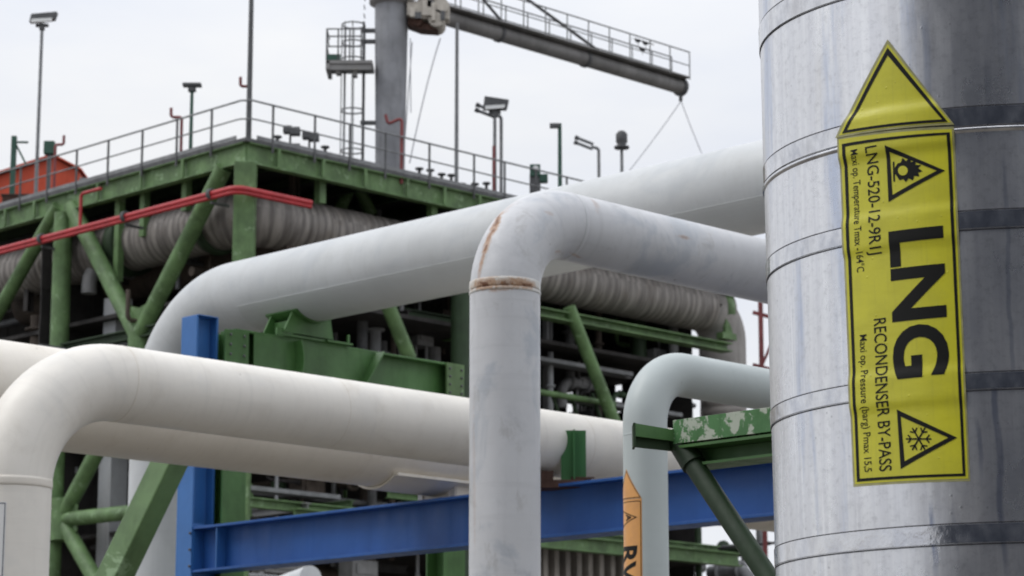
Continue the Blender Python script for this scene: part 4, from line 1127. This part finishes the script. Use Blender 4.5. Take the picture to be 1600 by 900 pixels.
hook([b_-Z*.3, Vector((b_.x,b_.y,zc_)), Vector((b_.x-.42,b_.y,zd_)), Vector((b_.x-.50,b_.y,zd_+.30))], 'red pipe with bent top in front of the crane pedestal', .05, 'dullred')
b_ = on_deck_R(771.5,.15); hook([b_, Vector((b_.x,b_.y,at_y(772,228,b_)))], 'dull red standpipe at the foot of the right floodlight', .05, 'dullred')
# green post and box at far left
b_ = on_deck_L(19, 1.0); tt_ = thing('green_post', b_, 'dark green post with side arm at the left edge of the deck', 'post')
zt = at_y(19,213,b_)
part('shaft', MB().box((b_.x,b_.y,(b_.z+zt)/2), (.16,.16,zt-b_.z)), M['teal'], tt_)
part('arm', MB().box((b_.x+.25,b_.y,zt-.20), (.42,.06,.06)).bar(Vector((b_.x+.05,b_.y,zt-.25)), Vector((b_.x+.42,b_.y,zt-.95)), .06, .06, up=Y_), M['teal'], tt_)
b_ = on_deck_L(75, .8); zt = at_y(75,222,b_); tt_ = thing('control_box', b_, 'dark green box on a post beside the orange hut', 'control box')
part('stand', MB().box((b_.x,b_.y,(b_.z+zt)/2-.2), (.12,.12,zt-b_.z-.3)), M['galv_dark'], tt_)
part('box', MB().box((b_.x,b_.y,zt-.20), (.34,.3,.42)), M['teal'], tt_, bevel=.02)
b_ = on_deck_R(836, .4); zt = at_y(836,258,b_); tt_ = thing('control_box', b_, 'dark green box cluster on the deck above the bend of the middle pipe', 'control box')
part('stand', MB().box((b_.x,b_.y,(b_.z+zt)/2-.2), (.35,.2,zt-b_.z-.3)), M['galv_dark'], tt_)
part('box', MB().box((b_.x,b_.y,zt-.20), (.34,.3,.40)).box((b_.x+.28,b_.y,zt-.45), (.26,.3,.26)), M['teal'], tt_, bevel=.02)
part('gauge', MB().tube([Vector((b_.x+.02,b_.y-.17,zt-.15)), Vector((b_.x+.02,b_.y-.21,zt-.15))], .09, 16), M['lampglass'], tt_)
# orange hut
o1 = on_deck_L(40, 3.2); zb0 = ZD
TH = thing('deck_hut', o1, 'orange red hut with sloping roof behind the railing at far left', 'hut')
pk = U(84, 243, o1.y).z
w0, w1 = U(-60,300,o1.y).x, U(128,300,o1.y).x; xm = U(84,243,o1.y).x
zl_, zr_ = U(-60,292,o1.y).z, U(128,268,o1.y).z
part('walls', MB().prism([(w0+.1,o1.y,ZD),(w1-.1,o1.y,ZD),(w1-.1,o1.y,zr_-.02),(xm,o1.y,pk-.08),(w0+.1,o1.y,zl_-.02)], (0,3,0)), M['orange'], TH)
part('roof', MB().prism([(w0,o1.y-.2,zl_),(xm,o1.y-.2,pk-.04),(w1,o1.y-.2,zr_),(w1,o1.y-.2,zr_+.06),(xm,o1.y-.2,pk+.03),(w0,o1.y-.2,zl_+.07)], (0,3.4,0)), M['orange'], TH)
part('door', MB().box((w0+2.6,o1.y-.02,ZD+.35), (.7,.05,.7)), M['galv_dark'], TH)
# small lit machinery on the deck by the railing
def deckbox(px, b, w_, h_, mat, label, lift=0., kind='deck_locker', cat='deck box'):
    b_ = on_deck_R(px, b) if px > 385 else on_deck_L(px, -b if b < 0 else b)
    mb = MB().box(b_+Z*(h_/2+lift), (w_,.5,h_)).box(b_+Z*(h_+lift+.03), (w_+.08,.56,.06))
    if lift: mb.box(b_+Z*lift/2-X_*w_*.3, (.06,.06,lift)).box(b_+Z*lift/2+X_*w_*.3, (.06,.06,lift))
    else: mb.box(b_+Z*(h_*.5)-Y_*.27, (w_*.3,.05,.08))
    solo(kind, mb, M[mat], b_, label, cat, bevel=.01)
deckbox(445, .8, .8, .28, 'greyeq', 'low grey locker on the deck right of the corner pole')
deckbox(497, 1.4, .5, .25, 'galv_dark', 'small dark locker on the deck left of the ladder')
deckbox(695, 1.2, .9, .35, 'greyeq', 'grey locker on the deck right of the crane pedestal')
deckbox(262, .9, .55, .22, 'galv_dark', 'small dark locker on the deck left of the short green pole')
deckbox(165, 1.2, 1.5, .4, 'greyeq', 'long grey locker behind the left railing')
deckbox(45, .6, 1.6, .35, 'rustplate', 'long rusty locker in front of the orange hut')
for px, py, lb in ((452,203,'small twin floodlight on a short stem above the low grey locker'), (482,212,'larger twin floodlight on a short stem left of the ladder')):
    b_ = on_deck_R(px, .9); zt = at_y(px, py, b_)
    tt_ = thing('floodlight', b_, lb, 'floodlight')
    part('stem', MB().tube([b_, Vector((b_.x,b_.y,zt))], .035, 8), M['galv_dark'], tt_)
    part('lamp_head', MB().box((b_.x-.08,b_.y,zt), (.26,.3,.22)).box((b_.x+.14,b_.y,zt-.05), (.30,.3,.24)), M['galv_dark'], tt_, bevel=.03)
for i, (a_, r_, m_) in enumerate(((.5,.09,'galv'),(.85,.14,'rustplate'),(1.3,.07,'teal'))):
    p0 = G(a_, 2.0+i*1.5, ZD+.12+r_); p1 = G(a_, 14, ZD+.12+r_)
    solo('deck_pipe', MB().tube([p0-Z*(r_+.1), p0]+[p0+B*.15, p1], r_, 12), M[m_], p0, ('thin galvanised pipe along the left deck edge','thick rusty pipe along the left deck edge','thin dark green pipe along the left deck edge')[i], 'pipe')
# small standing valves along the right edge
random.seed(5)
VL = ['small dark valve just right of the tall corner pole', 'small dark valve between the twin floodlights and the ladder', 'small dark valve right beside the crane pedestal', 'small dark valve a step right of the crane pedestal',
      'small dark valve midway between crane pedestal and plain pole', 'small dark valve just left of the plain pole', 'small dark valve just right of the plain pole', 'small dark valve between the plain pole and the red standpipe', 'small dark valve just left of the red standpipe']
for i, px in enumerate((432, 507, 655, 672, 690, 705, 722, 742, 760)):
    b_ = on_deck_R(px, .35); hh = random.uniform(.22,.45)
    solo('deck_valve', MB().tube([b_, b_+Z*hh], .05, 10).lathe(b_+Z*hh, Z, [(0,0),(.13,0),(.13,.05),(0,.05)], 12).box(b_+Z*.06, (.25,.2,.12)), M['galv_dark'], b_, VL[i], 'valve', 'valves along the right railing')

# ==================================================================== CRANE
cb = G(aof(607), 2.2, ZD); d_ = ray(607, 266); cb = Vector((cb.x, cb.y, ZD))
kk = hit(609, 300, G(0,2.0,0), B); cb = Vector((kk.x, kk.y, ZD))
YC = cb.y; PXM = YC/F*.98
TCn = thing('pedestal_crane', cb, 'grey pedestal crane with long tubular boom on the platform deck', 'crane')
r_t, r_b = 27.5*PXM*1.02, 23.5*PXM*1.02
ztop = U(609, 3, YC).z
part('pedestal', MB().tube([cb, cb+Z*2, Vector((cb.x,cb.y,ztop))], [r_b, r_b*1.04, r_t], 40), M['cranegrey'], TCn)
part('slewing_ring', MB().lathe((cb.x,cb.y,ztop-.05), Z, [(r_t*.9,-.12),(r_t*1.32,-.02),(r_t*1.32,.16),(r_t*1.15,.20),(r_t*1.15,.4),(0,.4)], 36), M['boom'], TCn)
part('base_box', MB().box((cb.x-.05,cb.y-r_b-.2,ZD+.35), (.55,.4,.32)), M['galv_dark'], TCn, bevel=.02)
hc_ = Vector((cb.x,cb.y,ztop+.4))
part('slewing_column', MB().box(hc_+Z*1.0, (1.1,1.2,2.0)).prism([hc_+Vector((-.5,-.5,2)), hc_+Vector((.5,-.5,2)), hc_+Vector((.25,-.4,3.4)), hc_+Vector((-.1,-.4,3.4))], (0,1,0)), M['cream_mach'], TCn, bevel=.04)
# winch machinery in front / right of the pedestal head
mc_ = U(668, 22, YC)
mb = MB().box(mc_+Vector((-.28,0,.05)), (.7,.9,.45)).tube([mc_+Vector((-.1,-.5,.0)), mc_+Vector((-.1,.5,.0))], .30, 20).tube([mc_+Vector((.30,-.5,-.28)), mc_+Vector((.30,.5,-.28))], .27, 20)
mb.tube([mc_+Vector((.45,-.5,.12)), mc_+Vector((.45,.5,.12))], .24, 20).box(mc_+Vector((.15,-.3,.30)), (.9,.12,.3))
mb.box(mc_+Vector((.0,-.5,.02)), (.3,.2,.5)).box(mc_+Vector((-.45,-.5,-.12)), (.16,.2,.3)).box(mc_+Vector((.62,-.2,-.05)), (.16,.5,.5)).box(mc_+Vector((.2,-.56,-.1)), (.12,.1,.6)).tube([mc_+Vector((-.6,-.5,.35)), mc_+Vector((.6,-.5,.45))], .06, 10)
part('winch_guard', MB().box(mc_+Vector((.12,-.58,.16)), (.22,.04,.22)).box(mc_+Vector((-.28,-.58,-.22)), (.2,.04,.2)).box(mc_+Vector((.5,-.55,-.22)), (.14,.04,.3)), M['galv_dark'], TCn)
part('winch', mb, M['cream_mach'], TCn, bevel=.02)
mb = MB().prism([mc_+Vector((-.58,-.3,-.10)), mc_+Vector((.1,-.3,-.45)), mc_+Vector((.35,-.3,-.62)), mc_+Vector((-.2,-.3,-.58)), mc_+Vector((-.62,-.3,-.42))], (0,.6,0)).tube([mc_+Vector((-.3,-.42,-.35)), mc_+Vector((-.3,.3,-.35))], .16, 16)
part('winch_frame', mb, M['rustplate'], TCn)
# boom
bA = U(668, 6, YC); bA = Vector((cb.x+.95, cb.y+.95, U(692, 18, YC+1.0).z))
dT = ray(1064, 140); k = (cb.y-cb.x)/(dT.y-dT.x); bT = EYE+dT*k; bT.z = bA.z-.02
br = .255
part('boom', MB().tube([bA-A*.6]+straight(bA, bT, 1.0), br, 28), M['boom'], TCn)
part('boom_end', MB().lathe(bT-A*.08, A, [(br,0),(br+.07,0),(br+.07,.14),(0,.14)], 24), M['galv_dark'], TCn)
for k in (.27, .6): part('boom_joint', MB().lathe(bA+(bT-bA)*k, A, [(br,0),(br+.04,0),(br+.04,.12),(br,.12)], 24), M['galv_dark'], TCn)
part('hook_block', MB().box(bT-Z*.36-A*.02, (.12,.2,.26)), M['galv_dark'], TCn)
apex = U(640, -135, YC)
part('mast', MB().tube([hc_+Z*3.3, apex], .16, 12), M['boom'], TCn)
def boom_at(px):
    d = ray(px, 60); k = (bA.y-bA.x)/(d.y-d.x); return Vector((d.x*k, d.y*k, bA.z+br))
part('pendant', MB().tube([apex, boom_at(952)], .055, 10), M['galv_dark'], TCn)
part('pendant', MB().tube([apex, boom_at(794)], .05, 10), M['galv_dark'], TCn)
Ln = (bT-bA).length
for side in (-1, 1):
    off = B*side*.42+Z*(br-.05)
    hr = part('boom_handrail', MB().tube([bA+off+Z*1.0, bT+off+Z*1.0], .026, 8), M['galv'], TCn)
    part('mid_rail', MB().tube([bA+off+Z*.5, bT+off+Z*.5], .02, 8), M['galv'], hr)
    nn = 12
    for i in range(nn+1):
        p = bA+(bT-bA)*i/nn+off
        part('post', MB().tube([p, p+Z*1.0], .024, 8), M['galv'], hr)
part('walkway', MB().box((bA+bT)/2+Z*(br+.01), (Ln,.9,.05), (A,B,Z)), M['boom'], TCn)
# service platform and caged ladder on the left
pl = U(545, 100, YC-.1); lad = U(549, 262, YC-.1)
zp0 = U(545, 112, YC).z
PL = part('service_platform', MB().box((pl.x+.05,YC-.1,zp0+.12), (1.45,1.2,.10)).box((pl.x+.05,YC-.6,zp0), (1.42,.10,.24)).box((pl.x-.62,YC-.1,zp0+.02), (.12,1.2,.26)).box((pl.x-.3,YC-.4,zp0-.14),(.14,.3,.16)).box((pl.x+.22,YC-.4,zp0-.18),(.14,.3,.22)), M['boom'], TCn)
part('floor_lip', MB().box((pl.x-.45,YC-.62,zp0+.28), (.45,.12,.18)), M['teal'], PL)
rl = zp0+.17
xs = [pl.x-.66, pl.x-.30, pl.x+.06, pl.x+.42]
for zz in (.45, .78, 1.02):
    part('platform_rail', MB().tube([Vector((xs[0],YC-.68,rl+zz)), Vector((xs[-1],YC-.68,rl+zz))], .024, 8), M['galv_dark'], PL)
    part('platform_rail', MB().tube([Vector((xs[0],YC-.68,rl+zz)), Vector((xs[0],YC+.45,rl+zz))], .024, 8), M['galv_dark'], PL)
for x in xs: part('platform_post', MB().tube([Vector((x,YC-.68,rl)), Vector((x,YC-.68,rl+1.02))], .026, 8), M['galv_dark'], PL)
xl0, xl1 = U(532,200,YC).x, U(568,200,YC).x
zlt = U(548, 36, YC).z
LDp = part('ladder', MB().tube([Vector((xl1-.02,YC-.15,ZD)), Vector((xl1-.02,YC-.15,zlt))], .035, 8).tube([Vector((xl1-.02,YC+.3,ZD)), Vector((xl1-.02,YC+.3,zlt))], .035, 8), M['galv_dark'], TCn)
mb = MB()
for i in range(24): mb.tube([Vector((xl1-.02,YC-.15,ZD+.25+.29*i)), Vector((xl1-.02,YC+.3,ZD+.25+.29*i))], .018, 6)
part('rungs', mb, M['galv_dark'], LDp)
mb = MB(); cxm = (xl0+xl1)/2; rc = (xl1-xl0)/2
for py in (38, 66, 92, 172, 235):
    z_ = U(548,py,YC).z; mb.tube([Vector((cxm+math.cos(a)*rc, YC+.08+math.sin(a)*rc, z_)) for a in [2*math.pi*k/20 for k in range(21)]], .026, 6)
for k in range(5):
    a = math.pi*.5+math.pi*k/4; mb.tube([Vector((cxm+math.cos(a)*rc, YC+.08+math.sin(a)*rc, U(548,255,YC).z)), Vector((cxm+math.cos(a)*rc, YC+.08+math.sin(a)*rc, zlt))], .02, 6)
part('cage', mb, M['galv'], LDp)
for py in (48, 65, 192): part('ladder_bracket', MB().box(((xl1+cb.x-r_b)/2, YC, U(575,py,YC).z), (cb.x-r_b-xl1+.2,.12,.12)), M['galv_dark'], LDp)
# cables
def cable(p0, p1, label, sag=.0, r_=.012):
    pts = [p0+(p1-p0)*i/10-Z*sag*4*(i/10)*(1-i/10) for i in range(11)]
    solo('cable', MB().tube(pts, r_, 6), M['cable'], p1, label, 'cable')
tipp = bT-Z*.5
b_ = on_deck_R(984, 2.5); cable(tipp, tipp+(U(984,262,bT.y)-tipp)*1.5, 'thin pale line falling left from the crane boom tip', .1, .016)
cable(tipp, tipp+(U(1101,247,bT.y)-tipp)*1.4, 'thin pale line falling right from the crane boom tip', .1, .016)
cable(U(644,66,YC), U(633,215,YC), 'thin pale cable hanging close along the crane pedestal', .0, .018)
cable(U(688,60,YC), U(640,255,YC), 'thin pale cable slanting down from the crane winch', -.25, .02)
cable(U(641,60,YC-.2), U(642,176,YC-.2), 'short cable with a small hook beside the crane pedestal', .0, .018)
# birds on the boom rail
def bird(px, py, label):
    p = hit(px, py, bA-B*.42, B)
    mb = MB().ball(p+Z*.12, (.10,.06,.065)).ball(p+Vector((-.09,0,.18)), (.045,.04,.04)).prism([p+Vector((.10,-.03,.13)), p+Vector((.10,.03,.13)), p+Vector((.28,.03,.06)), p+Vector((.28,-.03,.06))], (0,0,.02))
    mb.tube([p+Vector((0,.02,.04)), p+Vector((0,.02,-.04))], .012, 6).prism([p+Vector((-.18,-.01,.20)), p+Vector((-.18,.01,.20)), p+Vector((-.24,0,.19))], (0,0,.015))
    solo('bird', mb, M['black'], p, label, 'bird')
bird(997,69,'small dark bird perched leftmost on the boom top rail'); bird(1009,73,'small dark bird perched rightmost on the boom top rail'); bird(1004,83,'small dark bird perched on the lower boom rail')

# ==================================================================== OTHER STRUCTURES
# diagonal box brace lower left (nearer, carries the pipe rack)
TBx = thing('steel_strut', (U(150,915,19.2).x, 19.2, 0), 'broad green square section strut slanting down left beside the blue post', 'strut')
s0, s1 = U(264, 725, 19.2), U(153, 955, 19.2)
dd = (s1-s0)
part('strut_body', MB().bar(s0-dd*.22, s0+dd*5.2 if False else s0+dd*((s0.z)/(s0.z-s1.z)), .20, .20, up=(Vector((-.75,-1,0)))), M['green'], TBx, bevel=.01)
# red lattice frame at the platform's right end
rf = U(1188, 520, 88)
TRf = thing('red_frame', (rf.x, rf.y, 0), 'slender red steel frame against the sky beside the big silver pipe', 'steel frame')
for px in (1188, 1225): 
    p = U(px, 470, 88); part('post', MB().box((p.x,p.y,p.z/2), (.16,.16,p.z)), M['dullred'], TRf)
for py in (492, 574, 660): part('rail', MB().bar(U(1176,py-4,88), U(1230,py+10,88), .12, .12), M['dullred'], TRf)
part('brace', MB().bar(U(1190,572,88), U(1222,500,88), .10, .10), M['dullred'], TRf)
# pale pipe glimpsed under the blue beam
p0, p1 = U(425, 925, 45), U(480, 905, 44)
solo('white_pipe', MB().tube([p0-(p1-p0)*.5, p1+(p1-p0)*.1], .22, 32), M['pale'], p0, 'pale pipe low in the background just under the blue beam', 'pipe')
# unseen dark tank shape added behind the viewer to darken the silver cladding's reflection
t = NT('dark_blocker_wall'); v = t.mapv(); n = t.noise(t.mapv((1,1,.1)), .6, 6)
M['blocker'] = t.done(t.mix(t.rng(n,.3,.7), (.040,.048,.070), (.065,.076,.10)), .6)
tkc = Vector((-6, -34, 0))
TK_ = thing('sky_blocker', tkc, 'unseen dark round tank behind the viewpoint, mirrored in the silver pipe', 'blocker')
part('shell', MB().lathe(tkc, Z, [(22,0),(22,27),(22.2,27.2)], 96), M['blocker'], TK_)
part('roof', MB().lathe(tkc, Z, [(22.2,27.2),(15,29.5),(8,31),(0,31.5)], 96), M['blocker'], TK_)
